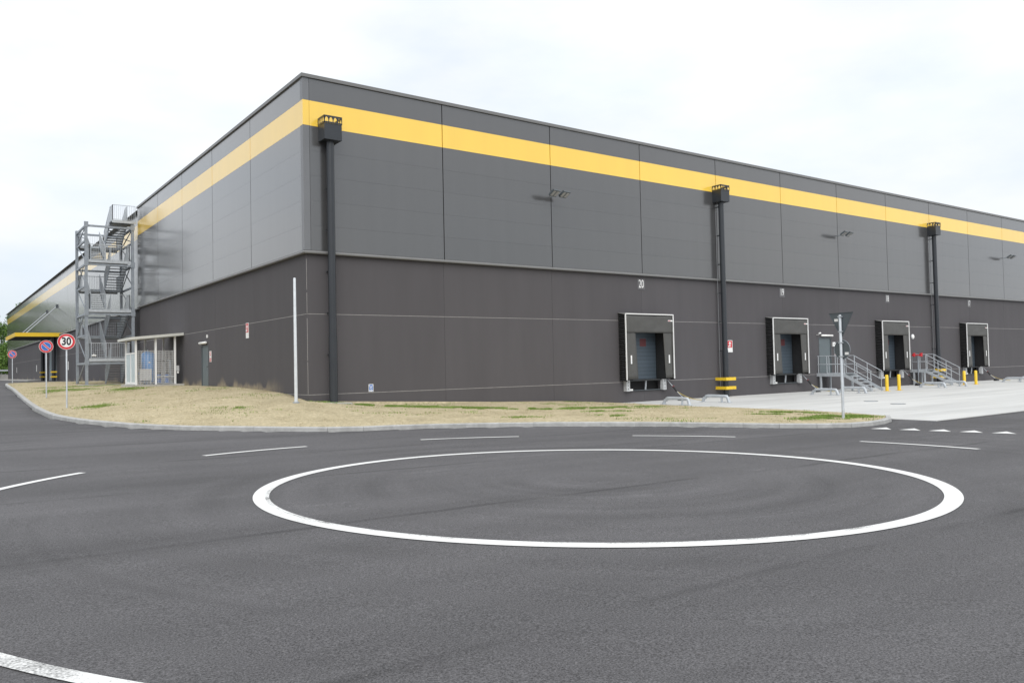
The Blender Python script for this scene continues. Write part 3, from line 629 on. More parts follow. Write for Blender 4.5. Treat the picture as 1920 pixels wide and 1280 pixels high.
# ------------------------------------------------------------------ downpipes with hopper heads
def downpipe(x, zb, label, rod=True):
    t = thing('downpipe', label, 'downpipe', (x, 0, 0), group='downpipes on the front wall')
    w2, dep = .36, .62; zt = 11.16; zh = 10.52
    hp = MB().box(-w2, w2, -dep, -.002, zh, zt - .02)
    h = hp.build('hopper', 'pipe', t)
    # arched crown on the three outer sides
    def crown(p, q, n, m):
        p = Vector(p); q = Vector(q); d = q - p; ln = d.length; d.normalize(); mb = MB(); up = Vector((0, 0, 1)); nr = d.cross(up) * .02; H = .30
        sw = ln / n; r = sw * .44
        for k in range(n):
            c = p + d * (sw * (k + .5)); st = 10
            arcp = [c + d * (-r * math.cos(math.pi * i / st)) + up * (.06 + (H - .12) * math.sin(math.pi * i / st)) for i in range(st + 1)]
            topp = [c + d * (-sw / 2 + sw * i / st) + up * H for i in range(st + 1)]
            for i in range(st):
                a, b, c2, e = arcp[i], arcp[i + 1], topp[i + 1], topp[i]
                mb.add([a, b, c2, e, a + nr, b + nr, c2 + nr, e + nr], [(0, 1, 2, 3), (7, 6, 5, 4), (0, 4, 5, 1), (2, 6, 7, 3)])
            for s in (-1, 1):
                a = c + d * (s * r); b = c + d * (s * sw / 2); z1 = up * .06; z2 = up * H
                mb.add([a + z1, b + z1, b + z2, a + z1, a + z1 + nr, b + z1 + nr, b + z2 + nr], [(0, 1, 2), (6, 5, 4)])
            a = c - d * (sw / 2); b = c + d * (sw / 2)
            mb.add([a, b, b + up * .06, a + up * .06, a + nr, b + nr, b + up * .06 + nr, a + up * .06 + nr], [(0, 1, 2, 3), (7, 6, 5, 4), (3, 2, 6, 7), (0, 4, 5, 1)])
        mb.build('arched_crown', 'pipe', h)
    z0 = zt - .018
    crown((-w2, -dep, z0), (w2, -dep, z0), 4, 0); crown((-w2, -.02, z0), (-w2, -dep, z0), 3, 0); crown((w2, -dep, z0), (w2, -.02, z0), 3, 0)
    MB().tube([(0, -.30, zh + .01), (0, -.30, zb + 2.6)], .15, 20).build('pipe', 'pipe', t, smooth=True)
    MB().tube([(0, -.30, zb + 2.6), (0, -.30, zb)], .165, 20).build('pipe_foot', 'pipe', t, smooth=True)
    z = zh - .25
    while z > zb + .3:
        wall = 0 if z > 6.2 else Y0
        MB().bar((-.03, -.16, z), (-.03, wall - .002, z), .05, .05).bar((-.19, -.20, z), (.02, -.12, z), .03, .04).build('bracket', 'pipe', t); z -= 1.62
    if rod: MB().tube([(-.20, -.07, zh - .5), (-.20, -.07, zb + .6)], .022, 8).build('conduit', 'trim', t, smooth=True)
    return t
downpipe(0.975, 0.30, 'dark round downpipe with boxed hopper head next to the building corner', False)
downpipe(24.35, APRON_Z + .01, 'dark round downpipe between docks 20 and 19 with yellow guards at its foot')
downpipe(48.35, APRON_Z + .01, 'dark round downpipe between docks 18 and 17 behind the steel stair')
tag(MB().prism([(.55, -.75, .28), (1.55, -.75, .24), (1.55, -.1, .24), (.55, -.1, .28)], (0, 0, .06)).build('gutter_stone', 'palecon'), 'flat pale concrete stone at the foot of the corner downpipe', 'splash stone')
def pipe_guard(x, label, y_=None):
    t = thing('pipe_guard', label, 'pipe guard', (x, 0, 0), group='yellow impact guards around downpipes')
    for z in (APRON_Z + .42, APRON_Z + .92):
        MB().box(-.42, .42, -.66, -.60, z, z + .17).box(-.42, -.36, -.598, Y0 - .002, z, z + .17).box(.36, .42, -.598, Y0 - .002, z, z + .17).build('guard_rail', 'ypaint', t)
pipe_guard(24.35, 'two yellow steel bands guarding the downpipe left of dock 19'); pipe_guard(48.35, 'yellow steel bands guarding the downpipe behind the second stair')

# ------------------------------------------------------------------ floodlights, lamps, wall signs
def floodlight():
    t = thing('floodlight', 'x', 'floodlight', group='twin floodlights on the front wall')
    MB().tube([(0, -.001, 0), (0, -.55, .05)], .03, 8).bar((-.42, -.55, .05), (.42, -.55, .05), .05, .05).build('bracket_arm', 'galvdk', t)
    for s in (-.30, .30):
        hd = MB().box(-.23, .23, -.20, .20, -.035, .035).build('lamp_head', 'signback', t, loc=(s, -.66, .03), rot=(R(-32), 0, R(8)))
        for u in (-.12, .12): MB().box(u - .085, u + .085, -.155, .155, -.041, -.036).build('lens', 'floodglass', hd)
        for u in range(5): MB().box(-.22 + u * .1, -.20 + u * .1, -.18, .18, .036, .075).build('cooling_fin', 'signback', hd)
    return t
F0 = floodlight(); F0.location = (12.3, -.0, 9.6); F0['label'] = 'twin floodlight on the seam left of dock 20, high on the wall'
clone(F0, (36.3, 0, 9.6), 'twin floodlight high on the wall between docks 19 and 18'); clone(F0, (60.3, 0, 9.6), 'twin floodlight high on the wall at the right picture edge')
def tube_lamp(loc, side, label):
    t = thing('tube_lamp', label, 'wall lamp', loc, 0 if side == 'r' else R(-90), group='tube lamps over doors')
    MB().tube([(-.62, -.10, 0), (-.6, -.10, 0), (.6, -.10, 0), (.62, -.10, 0)], [.04, .065, .065, .04], 12).build('diffuser', 'lampglass', t, smooth=True)
    B(-.5, .5, -.06, -.001, -.03, .03).build('back_plate', 'galv', t)
tube_lamp((34.75, Y0, 3.08), 'r', 'white tube lamp over the grey door between docks 19 and 18')
tube_lamp((Y0, 14.35, 3.14), 'l', 'white tube lamp over the door in the side wall')
t = thing('camera_lamp', 'small white swivel spot beside the tube lamp right of dock 19', 'spot lamp', (33.75, Y0, 3.2))
MB().tube([(0, -.001, -.08), (-.02, -.16, -.07), (0, -.2, .0)], .02, 6).build('arm', 'white', t); MB().tube([(-.08, -.22, .0), (.10, -.22, .03)], .05, 10).build('head', 'white', t)
t = thing('door_sensor', 'small white sensor box above the side wall door lamp', 'sensor', (Y0, 13.75, 3.45)); B(-.06, -.001, -.05, .05, -.06, .10).build('case', 'white', t)
t = thing('bulkhead_lamp', 'round white bulkhead lamp on the wall right of dock 18', 'wall lamp', (45.5, Y0, 3.05))
MB().tube([(0, -.001, 0), (0, -.04, 0)], .19, 20).build('rim', 'galv', t, smooth=True); MB().tube([(0, -.04, 0), (0, -.08, 0), (0, -.10, 0)], [.165, .15, .09], 20).build('glass', 'lampglass', t, smooth=True)
def wall_sign(loc, side, label, w_, h_, kind):
    t = thing('wall_sign', label, 'sign', loc, 0 if side == 'r' else R(-90))
    B(-w_ / 2, w_ / 2, -.012, -.001, -h_ / 2, h_ / 2).build('plate', 'white', t)
    if kind == 'hose':     # red field, white upward arrow and reel, white text field
        B(-w_ * .42, w_ * .42, -.016, -.0125, -h_ * .12, h_ * .46).build('red_field', 'red', t)
        MB().prism([(-.04, -.02, -h_ * .06), (.04, -.02, -h_ * .06), (.04, -.02, h_ * .22), (.12, -.02, h_ * .22), (0, -.02, h_ * .40), (-.12, -.02, h_ * .22), (-.04, -.02, h_ * .22)], (0, .003, 0)).build('arrow', 'white', t)
        MB().tube([(-.11, -.0195, h_ * .0), (-.11, -.0165, h_ * .0)], .045, 12).build('reel_symbol', 'white', t)
    elif kind == 'notice':
        B(-w_ * .42, w_ * .42, -.016, -.0125, -h_ * .46, -h_ * .14).build('red_field', 'red', t)
        MB().tube([(0, -.015, h_ * .24), (0, -.0125, h_ * .24)], w_ * .34, 16).build('ring', 'red', t); MB().tube([(0, -.018, h_ * .24), (0, -.0155, h_ * .24)], w_ * .25, 16).build('disc', 'white', t)
        MB().bar((-w_ * .18, -.0195, h_ * .24 + w_ * .18), (w_ * .18, -.0195, h_ * .24 - w_ * .18), .002, w_ * .09, (0, 0, 1)).build('slash', 'red', t)
        for q in range(3): B(-w_ * .35, w_ * .3, -.019, -.0165, -h_ * (.22 + .08 * q) - .012, -h_ * (.22 + .08 * q) + .008).build('text_line', 'white', t)
    elif kind == 'blue':
        B(-w_ * .40, w_ * .40, -.016, -.0125, -h_ * .27, h_ * .20).build('blue_field', 'blue', t)
        MB().tube([(0, -.019, 0), (0, -.0165, 0)], w_ * .24, 14).build('disc', 'white', t); MB().tube([(0, -.022, 0), (0, -.0195, 0)], w_ * .13, 14).build('symbol', 'blue', t)
        for q in (.40, .30): B(-w_ * .36, w_ * .36, -.016, -.0125, h_ * q - .012, h_ * q + .012).build('text_line', 'blue', t)
        for s in (-1, 1): MB().prism([(s * w_ * .36, -.016, -h_ * .34), (s * w_ * .06, -.016, -h_ * .44), (s * w_ * .36, -.016, -h_ * .44)], (0, .003, 0)).build('corner_mark', 'blue', t)
    return t
wall_sign((25.25, Y0, 2.43), 'r', 'red and white fire hose sign with arrow right of the middle downpipe', .47, .68, 'hose')
wall_sign((Y0, 7.28, 3.46), 'l', 'red and white fire hose sign with arrow on the side wall', .40, .70, 'hose')
wall_sign((2.76, Y0, .815), 'r', 'small blue and white sign low on the wall near the corner', .21, .31, 'blue')
wall_sign((35.85, Y0, 2.07), 'r', 'red and white prohibition notice right of the dock door', .34, .56, 'notice')
wall_sign((Y0, 13.25, 2.4), 'l', 'red and white prohibition notice beside the side wall door', .34, .56, 'notice')
t = thing('switch_box', 'small white box on the wall right of the grey dock door', 'box', (35.55, Y0, 2.52)); B(-.13, .13, -.08, -.001, -.14, .14).build('case', 'white', t); B(-.03, .03, -.086, -.081, -.02, .04).build('button', 'black', t)

# ------------------------------------------------------------------ steel stairs by the docks
def dock_stair(x, ld, rn, label, valves=False):
    W_ = 1.15; zt = 0.69; z0 = APRON_Z; t = thing('steel_stair', label, 'stair', (x, 0, 0), group='steel stairs up to the dock doors')
    ly = -ld
    B(0, W_, ly, Y0 - .005, zt - .05, zt).build('landing', 'grate', t)
    for a in ((0, .02, ly, Y0 - .005), (W_ - .02, W_, ly, Y0 - .005)): B(a[0] - .002, a[1] + .002, a[2], a[3], zt - .2, zt + .02).build('landing_edge', 'galv', t)
    for xx in (.06, W_ - .06):
        for yy in (ly + .1, -.15): B(xx - .05, xx + .05, yy - .05, yy + .05, z0, zt - .2).build('leg', 'galv', t)
    n = 6; ey = ly - rn
    for xx in (0, W_):
        MB().prism([(xx - .012, ly, zt + .0), (xx - .012, ly, zt - .2), (xx - .012, ey - .0, z0 + .02), (xx - .012, ey - .1, z0 + .02), (xx - .012, ey - .1, z0 + .16)], (.024, 0, 0)).build('stringer', 'galv', t)
    for k in range(1, n):
        f = k / n; y = ly - rn * f; z = zt + (z0 - zt) * f; B(.014, W_ - .014, y - .13, y + .14, z - .03, z).build('tread', 'galv', t)
    H = 1.08
    def rail(pts, posts, closed=False):
        mb = MB()
        for hh in (H, H * .52): mb.tube([(p[0], p[1], p[2] + hh) for p in pts], .022, 8)
        for p in posts: mb.tube([(p[0], p[1], p[2] - .1), (p[0], p[1], p[2] + H)], .022, 8)
        mb.build('handrail', 'galv', t, smooth=True)
    for xx in (0.0, W_):
        ps = [(xx, Y0 - .1 if not xx else -.1, zt), (xx, ly, zt)]
        nP = 3 if ld > 1.4 else 2
        rail(ps, [(xx, -.05 + (ly + .0) * i / nP, zt) for i in range(nP + 1)])
        rail([(xx, ly, zt), (xx, ey - .05, z0 + .12)], [(xx, ly - rn * f, zt + (z0 + .1 - zt) * f) for f in (.02, .5, 1.0)])
    return t
dock_stair(33.62, 1.75, 1.75, 'galvanised steel stair with handrails at the grey door between docks 19 and 18')
dock_stair(45.02, 1.0, 1.75, 'galvanised steel stair between docks 18 and 17, with red valves on its rail')
t = thing('fire_valve', 'red fire connection with two valve outlets on the second stair railing', 'fire valve', (45.02, -.35, 1.72))
MB().tube([(-.08, .15, 0), (-.08, -.55, 0)], .045, 10).build('manifold', 'red', t, smooth=True)
for y in (.10, -.50):
    MB().tube([(-.08, y, 0), (-.30, y, 0)], [.07, .09], 12).build('outlet', 'red', t, smooth=True); MB().tube([(-.08, y, -.13), (-.08, y, .14)], .09, 12).build('valve_body', 'red', t, smooth=True)
    MB().tube([(-.08 + .13 * math.cos(a), y + .13 * math.sin(a), .16) for a in np.linspace(0, 2 * math.pi, 17)], .018, 6).build('hand_wheel', 'red', t, smooth=True)
t.scale = (.85, .85, .85)
MB().tube([(-.08, -.2, 0), (-.08, -.2, -2.4)], .035, 10).build('riser', 'galvdk', t, smooth=True)
def bollard(x, y, label):
    t = thing('bollard', label, 'bollard', (x, y, APRON_Z), group='yellow bollards at the stair ends')
    MB().tube([(0, 0, 0), (0, 0, .93), (0, 0, .96), (0, 0, .97)], [.095, .095, .07, .02], 16).build('post', 'ypaint', t, smooth=True); B(-.15, .15, -.15, .15, .003, .018).build('foot_plate', 'ypaint', t)
bollard(34.75, -3.85, 'yellow steel bollard at the foot of the first stair, left one'); bollard(35.85, -4.0, 'yellow steel bollard at the foot of the first stair, right one, before dock 18')
bollard(46.1, -3.1, 'yellow steel bollard at the foot of the second stair, left one'); bollard(47.35, -3.3, 'yellow steel bollard at the foot of the second stair, right one, before dock 17')
for i, (x, y) in enumerate([(23.5, -9.3), (22.0, -11.4), (40.2, -9.5)]):
    t = thing('drain_cover', ['round iron drain cover on the apron, farther from the verge sign', 'round iron drain cover on the apron nearer to the road', 'round iron drain cover far right on the apron'][i], 'drain cover', (x, y, APRON_Z + .004), group='drain covers in the apron')
    MB().tube([(0, 0, 0), (0, 0, .004)], .27, 24).build('lid', 'galvdk', t); MB().tube([(.30 * math.cos(a), .30 * math.sin(a), -.008) for a in np.linspace(0, 2 * math.pi, 25)], .015, 4).build('ring', 'pipe', t)

# ------------------------------------------------------------------ road signs and pole
FACE = R(-12)     # the signs face the viewer's road
def disc(r, y, th, n=40, c=(0, 0)): return MB().tube([(c[0], y, c[1]), (c[0], y - th, c[1])], r, n)
def sign_pole(t, h, r=.03): MB().tube([(0, 0, -.25), (0, 0, h - .01), (0, 0, h)], [r, r, r * .5], 12).build('pole', 'galv', t, smooth=True)
def round_sign(loc, label, kind, zc, rz, r=.3):
    t = thing('road_sign', label, 'road sign', loc, rz); sign_pole(t, zc + .28)
    for dz in (-.12, .12): B(-.06, .06, -.045, .034, zc + dz - .015, zc + dz + .015).build('clamp', 'galv', t)
    disc(r, -.046, .004, c=(0, zc)).build('sign_back', 'signback', t)
    disc(r, -.0505, .002, c=(0, zc)).build('white_rim', 'white', t)
    disc(r * .96, -.053, .002, c=(0, zc)).build('red_ring', 'red', t)
    if kind == '30':
        disc(r * .70, -.0555, .002, c=(0, zc)).build('white_field', 'white', t)
        text('30', .40, 'ink', t, (0, -.0595, zc), (R(90), 0, 0), 'digits', sx=.80, bold=.013)
    else:
        disc(r * .70, -.0555, .001, c=(0, zc)).build('white_line', 'white', t); disc(r * .66, -.057, .002, c=(0, zc)).build('blue_field', 'blue', t)
        a = r * .50
        MB().bar((-a, -.061, zc + a), (a, -.061, zc - a), .002, .085, (0, 0, 1)).build('slash_rim', 'white', t); MB().bar((-a * 1.0, -.0635, zc + a * 1.0), (a * 1.0, -.0635, zc - a * 1.0), .002, .06, (0, 0, 1)).build('slash', 'red', t)
    return t
sx_, sy_ = -7.53, 4.85; round_sign((sx_, sy_, zv(sx_, sy_)), 'round speed limit sign reading 30, nearest of the three on the left verge', '30', 2.50, FACE)
sx_, sy_ = -7.2, 14.4; round_sign((sx_, sy_, zv(sx_, sy_)), 'round blue and red no parking sign beside the speed limit sign', 'np', 2.45, FACE)
sx_, sy_ = -6.55, 42.0; round_sign((sx_, sy_, zv(sx_, sy_)), 'small far round no parking sign at the end of the verge', 'np', 2.2, FACE)
# give way and roundabout signs seen from behind
t = thing('road_sign', 'grey back of a give way triangle above a round sign on one pole', 'road sign', (11.02, -15.6, zv(11.02, -15.6) - .02), R(-99))
sign_pole(t, 3.22, .042)
tri = [(-.45, .05, 3.28), (.45, .05, 3.28), (0, .05, 2.50)]
MB().prism(tri, (0, .004, 0)).build('triangle_plate', 'signback', t)
mb = MB()
for a, b in zip(tri, tri[1:] + tri[:1]): mb.bar((a[0], .045, a[2]), (b[0], .045, b[2]), .012, .02, (0, 1, 0))
mb.build('plate_rim', 'signback', t)
MB().tube([(0, .05, 2.14), (0, .054, 2.14)], .30, 40).build('round_plate', 'signback', t)
MB().tube([(.30 * math.cos(a), .048, 2.14 + .30 * math.sin(a)) for a in np.linspace(0, 2 * math.pi, 41)], .008, 5).build('plate_rim', 'galvdk', t)
for z in (3.16, 2.70, 2.36, 1.93): B(-.06, .06, -.045, .049, z - .014, z + .014).build('clamp', 'galv', t)
B(-.26, -.12, .044, .049, 3.02, 3.10).build('sticker', 'white', t); B(.10, .24, .044, .049, 1.98, 2.06).build('sticker', 'white', t)
# tall bare pole by the corner
t = thing('steel_pole', 'tall bare galvanised pole standing on the verge at the corner', 'pole', (-1.0, -1.5, zv(-1.0, -1.5)))
MB().tube([(0, 0, -.3), (0, 0, 1.2), (0, 0, 4.52), (0, 0, 4.55)], [.060, .058, .046, .03], 14).build('shaft', 'polewhite', t, smooth=True); MB().tube([(0, 0, -.02), (0, 0, .05)], .12, 14).build('collar', 'galvdk', t, smooth=True)

# ------------------------------------------------------------------ stair tower
t = thing('stair_tower', 'tall galvanised outdoor stair tower on the side wall', 'stair tower', (0, 0, 0)); ST = t
XA, XB, YA, YB = -3.19, -0.32, 30.36, 34.4; GZ = 0.88; TOPZ = 11.8
tag(MB().box(-3.7, -.02 + .1, 29.9, 36.2, GZ - .4, GZ + .03).build('stair_footing', 'palecon'), 'pale concrete footing slab under the stair tower', 'slab')
for x in (XA, XB):
    for y in (YA, YB):
        # H-section post
        MB().box(x - .085, x + .085, y - .10, y - .086, GZ + .03, TOPZ).box(x - .085, x + .085, y + .086, y + .10, GZ + .03, TOPZ).box(x - .008, x + .008, y - .086, y + .086, GZ + .03, TOPZ).build('post', 'galvdk', t)
LV = [2.62, 5.93, 9.27]
for z in LV + [TOPZ + .06]:
    for y in (YA, YB): B(XA + .112, XB - .112, y - .05, y + .05, z - .34, z - .21).build('beam', 'galvdk', t)
    for x in (XA, XB): B(x - .05, x + .05, YA + .112, YB - .112, z - .34, z - .21).build('beam', 'galvdk', t)
    for x in (XA, XB):
        for y in (YA,): B(x - .13, x + .13, y - .128, y - .112, z - .40, z - .02).build('splice_plate', 'galvdk', t)
MID = [4.28, 7.60, 10.66]
for z in MID:
    for x in (XA, XB): B(x - .045, x + .045, YA + .112, YB - .112, z - .12, z).build('side_tie', 'galvdk', t)
zz = [GZ + .1] + [v for p in zip(LV, MID) for v in p] + [TOPZ - .3]
for x in (XA, XB):
    for k in range(0, 7):
        a, b = zz[k], zz[k + 1]
        MB().bar((x - .02, YA + .12, a if k % 2 else b), (x - .02, YB - .12, b if k % 2 else a), .05, .05).build('brace', 'galvdk', t)
        if k in (2, 4, 6): MB().bar((x + .035, YA + .12, b if k % 2 else a), (x + .035, YB - .12, a if k % 2 else b), .05, .05).build('brace', 'galvdk', t)
FY, RY = 31.35, 33.75
def railing(pts, parent, h=1.08, step=.11):
    mb = MB()
    for p, q in zip(pts, pts[1:]):
        p = Vector(p); q = Vector(q); up = Vector((0, 0, 1)); ln = (q - p).length; n = max(1, int(ln / step))
        mb.bar(p + up * h, q + up * h, .035, .035); mb.bar(p + up * .1, q + up * .1, .03, .03)
        for i in range(n + 1):
            c = p + (q - p) * i / n; wd = .035 if i in (0, n) else .016; mb.bar(c + up * (0 if wd > .02 else .1), c + up * h, wd, wd)
    mb.build('railing', 'galv', parent)
def landing(x0, x1, y0, y1, z, rails):
    o = B(x0, x1, y0, y1, z - .05, z).build('landing', 'grate', t)
    B(x0, x1, y0 - .012, y0 - .001, z - .15, z + .04).build('landing_edge', 'galv', o); B(x0, x1, y1 + .001, y1 + .012, z - .18, z + .04).build('landing_edge', 'galv', o)
    for r_ in rails: railing([(a, b, z) for a, b in r_], o)
def flight(x0, x1, y0, z0, y1, z1, n):
    fl = MB()
    for x in (x0, x1):
        s_ = MB().bar((x, y0, z0 - .05), (x, y1, z1 - .05), .02, .24)
        s_.build('stringer', 'galvdk', t)
        railing([(x, y0, z0 + .02), (x, y1, z1 + .02)], t)
    for k in range(1, n):
        f = k / n; y = y0 + (y1 - y0) * f; z = z0 + (z1 - z0) * f; B(x0 + .012, x1 - .012, y - .13, y + .13, z - .035, z).build('tread', 'grate', t)
LX0, LX1, RX0, RX1 = -2.75, -1.85, -1.54, -.48
for i, z in enumerate(LV):
    landing(XA + .13, XB - .13, YA - .08, FY, z, [[(XA + .2, FY - .05), (XA + .2, YA - .03), (XB - .2, YA - .03), (XB - .2, FY)]])
    landing(XA + .13, XB - .13, RY, 35.1, MID[i], [[(XA + .2, RY), (XA + .2, 35.0), (XB - .2, 35.0), (XB - .2, RY)]])
    flight(LX0, LX1, FY, z, RY, MID[i], 10)
    flight(RX0, RX1, RY, MID[i], FY, (LV + [12.05])[i + 1], 10)
flight(RX0, RX1, 33.6, GZ, FY, LV[0], 10)
landing(-1.62, -.10, 30.2, FY, 12.05, [[(-1.56, FY), (-1.56, 30.26), (-.16, 30.26)]])
for x in (-1.60, -.66):   # curved sheet side panels of the top flight
    MB().prism([(x, 30.3, 12.1), (x, 30.3, 13.1), (x, 30.9, 13.12), (x, FY, 12.95), (x, 32.2, 12.35), (x, 32.2, 11.5), (x, FY, 12.1)], (.01, 0, 0)).build('side_sheet', 'galv', t)
tl = thing('small_lamp', 'small white lamp on the first landing of the stair tower', 'lamp', (-2.9, 30.32, 2.86)); MB().tube([(0, -.02, 0), (.28, -.02, .0)], .05, 10).build('case', 'white', tl, smooth=True); B(.12, .16, -.03, .01, .04, .14).build('bracket', 'white', tl)

# ------------------------------------------------------------------ pump shelter
t = thing('pump_shelter', 'open shelter with cream roof and wire mesh sides beside the stair tower', 'shelter', (0, 0, 0))
PX0, PX1, PY0, PY1, PZ = -2.4, -.34, 18.8, 21.5, .97
tag(MB().prism([(-2.62, PY0 - .25, PZ - .45), (-.0 + .1, PY0 - .25, PZ - .45), (.1, PY1 + .4, PZ - .45), (-2.62, PY1 + .4, PZ - .45)], (0, 0, .45)).build('shelter_footing', 'palecon'), 'pale concrete footing slab under the pump shelter', 'slab')
zroof = lambda x: 3.60 + (x + 2.4) * .095
for x in (PX0, (PX0 + PX1) / 2, PX1):
    for y in (PY0, PY1): B(x - .05, x + .05, y - .05, y + .05, PZ, zroof(x) - .12).build('post', 'white', t)
MB().prism([(-2.75, PY0 - .3, zroof(-2.75) - .10), (-.0 + .08, PY0 - .3, zroof(0) - .10), (.08, PY0 - .3, zroof(0) + .05), (-2.75, PY0 - .3, zroof(-2.75) + .04)], (0, 3.6, 0)).build('roof_panel', 'creamroof', t)
def mesh_panel(x0, x1):
    mb = MB(); y = PY0 - .02; z0, z1 = PZ + .05, 2.86; n = int((x1 - x0) / .075); m_ = int((z1 - z0) / .10)
    for i in range(n + 1): mb.bar((x0 + (x1 - x0) * i / n, y, z0), (x0 + (x1 - x0) * i / n, y, z1), .012, .012)
    for j in range(m_ + 1): mb.bar((x0, y, z0 + (z1 - z0) * j / m_), (x1, y, z0 + (z1 - z0) * j / m_), .010, .010)
    mb.build('wire_mesh', 'white', t)
xm = (PX0 + PX1) / 2
mesh_panel(PX0 + .06, xm - .06); mesh_panel(xm + .06, PX1 - .06)
for y0, y1 in ((PY0 + .08, PY0 + 1.28), (PY0 + 1.34, PY1 - .08)):
    fr = MB().box(PX0 - .03, PX0 + .02, y0, y0 + .05, PZ + .02, 2.78).box(PX0 - .03, PX0 + .02, y1 - .05, y1, PZ + .02, 2.78).box(PX0 - .03, PX0 + .02, y0 + .05, y1 - .05, 2.70, 2.78).box(PX0 - .03, PX0 + .02, y0 + .05, y1 - .05, PZ + .02, PZ + .14).build('gate_frame', 'white', t)
    B(PX0 - .012, PX0 - .004, y0 + .05, y1 - .05, PZ + .14, 2.70).build('gate_pane', 'glass', fr)
for x in (-1.9, -.85): B(x - .02, x + .02, PY1 - .02, PY1 + .02, PZ, 3.6).build('rear_strut', 'white', t)
k = thing('water_tank', 'tall blue cylindrical tank inside the pump shelter', 'tank', (-1.55, 19.9, PZ + .003))
MB().tube([(0, 0, .10), (0, 0, .16), (0, 0, 1.72), (0, 0, 1.84), (0, 0, 1.88)], [.30, .36, .36, .24, .05], 24).build('vessel', 'tank', k, smooth=True)
for a in (0, 2.1, 4.2): MB().bar((.28 * math.cos(a), .28 * math.sin(a), 0), (.28 * math.cos(a), .28 * math.sin(a), .14), .06, .06).build('foot', 'tank', k)
MB().tube([(0, 0, 1.86), (0, 0, 1.98)], .04, 10).build('valve', 'galv', k, smooth=True); B(-.05, .05, -.368, -.355, 1.2, 1.3).build('gauge', 'white', k)
k = thing('control_cabinet', 'pale grey control cabinet in front of the blue tank', 'cabinet', (-1.85, 19.25, PZ + .003))
B(-.32, .32, -.16, .16, .22, .88).build('case', 'bumper', k); B(-.30, .30, -.172, -.161, .24, .86).build('cabinet_door', 'bumper', k); B(-.325 - .01, -.321, -.1, .1, .55, .7).build('label_plate', 'blue', k)
for x in (-.28, .28):
    for y in (-.12, .12): B(x - .02, x + .02, y - .02, y + .02, 0, .22).build('leg', 'galv', k)
for x in (-.1, .05, .2): MB().tube([(x, 0, .22), (x, .02, .02)], .03, 8).build('pipe', 'galv', k, smooth=True)
k = thing('pump_set', 'blue and grey pump set with pipework in the shelter', 'pump', (-.75, 19.6, PZ + .003))
B(-.5, .45, -.3, .3, 0, .08).build('base_frame', 'galvdk', k)
for x in (-.28, .15): 
    MB().tube([(x, 0, .08), (x, 0, .20), (x, 0, .55)], [.14, .12, .12], 14).build('motor', 'blue', k, smooth=True); MB().tube([(x, 0, .55), (x, 0, .66)], .10, 14).build('motor_cap', 'black', k, smooth=True)
MB().tube([(-.5, -.18, .42), (.5, -.18, .42)], .05, 10).build('manifold', 'galv', k, smooth=True); MB().tube([(.32, -.05, .08), (.32, -.05, 1.35), (.32, .5, 1.35)], .06, 10).build('riser', 'galvdk', k, smooth=True); MB().tube([(-.5, .1, 1.3), (.4, .1, 1.3)], .025, 8).build('cross_pipe', 'black', k, smooth=True)
t = thing('socket_box', 'small grey box on the right post of the pump shelter', 'box', (PX1 + .14, PY0, 1.85)); B(-.07, .07, -.06, .06, -.14, .16).build('case', 'bumper', t); B(-.05, .05, -.066, -.061, -.28, -.16).build('plug', 'white', t)

# ------------------------------------------------------------------ entrance canopy on the far side wall
t = thing('entrance_canopy', 'dark canopy with yellow edge over the far side entrance', 'canopy', (0, 0, 0))
B(-3.9, .38, 73.42, 86.2, 5.98, 6.2).build('deck', 'core', t)
B(-4.0, .38, 73.34, 73.418, 5.93, 6.36).build('yellow_fascia', 'ypaint', t); B(-4.0, -3.902, 73.42, 86.2, 5.93, 6.36).build('yellow_fascia', 'ypaint', t)
for y in (75.4, 84.8):
    MB().tube([(LW2, y, 9.5), (-2.9, y, 6.3)], .05, 8).build('tie_rod', 'galv', t, smooth=True); B(LW2 - .14, LW2 + .0, y - .2, y + .2, 9.3, 9.7).build('anchor', 'signback', t)
B(-2.9, -2.4, 75.2, 75.9, 6.202, 6.45).build('roof_box', 'white', t)
for i, y in enumerate((75.2, 86.0)):
    c = thing('canopy_column', ['dark column with yellow bands at the near end of the canopy', 'dark column with yellow bands at the far end of the canopy'][i], 'column', (-.10, y, .95), group='columns under the canopy')
    MB().tube([(0, 0, 0), (0, 0, 5.0)], .22, 14).build('shaft', 'pipe', c, smooth=True)
    for z in (.40, .95): B(-.30, .30, -.30, .30, z, z + .17).build('guard_band', 'ypaint', c)
for i, y in enumerate((67.5, 98.0, 128.0)):
    wall_sign((LW2 + Y0, y, 2.6), 'l', ['narrow white sign on the far side wall before the canopy', 'narrow white sign on the far side wall beyond the canopy', 'narrow white sign near the far end of the side wall'][i], .5, .9, 'plain')
tag(B(-1.5, .38, 88, 145, .70, 1.06).build('wall_footpath', 'palecon'), kind='structure')

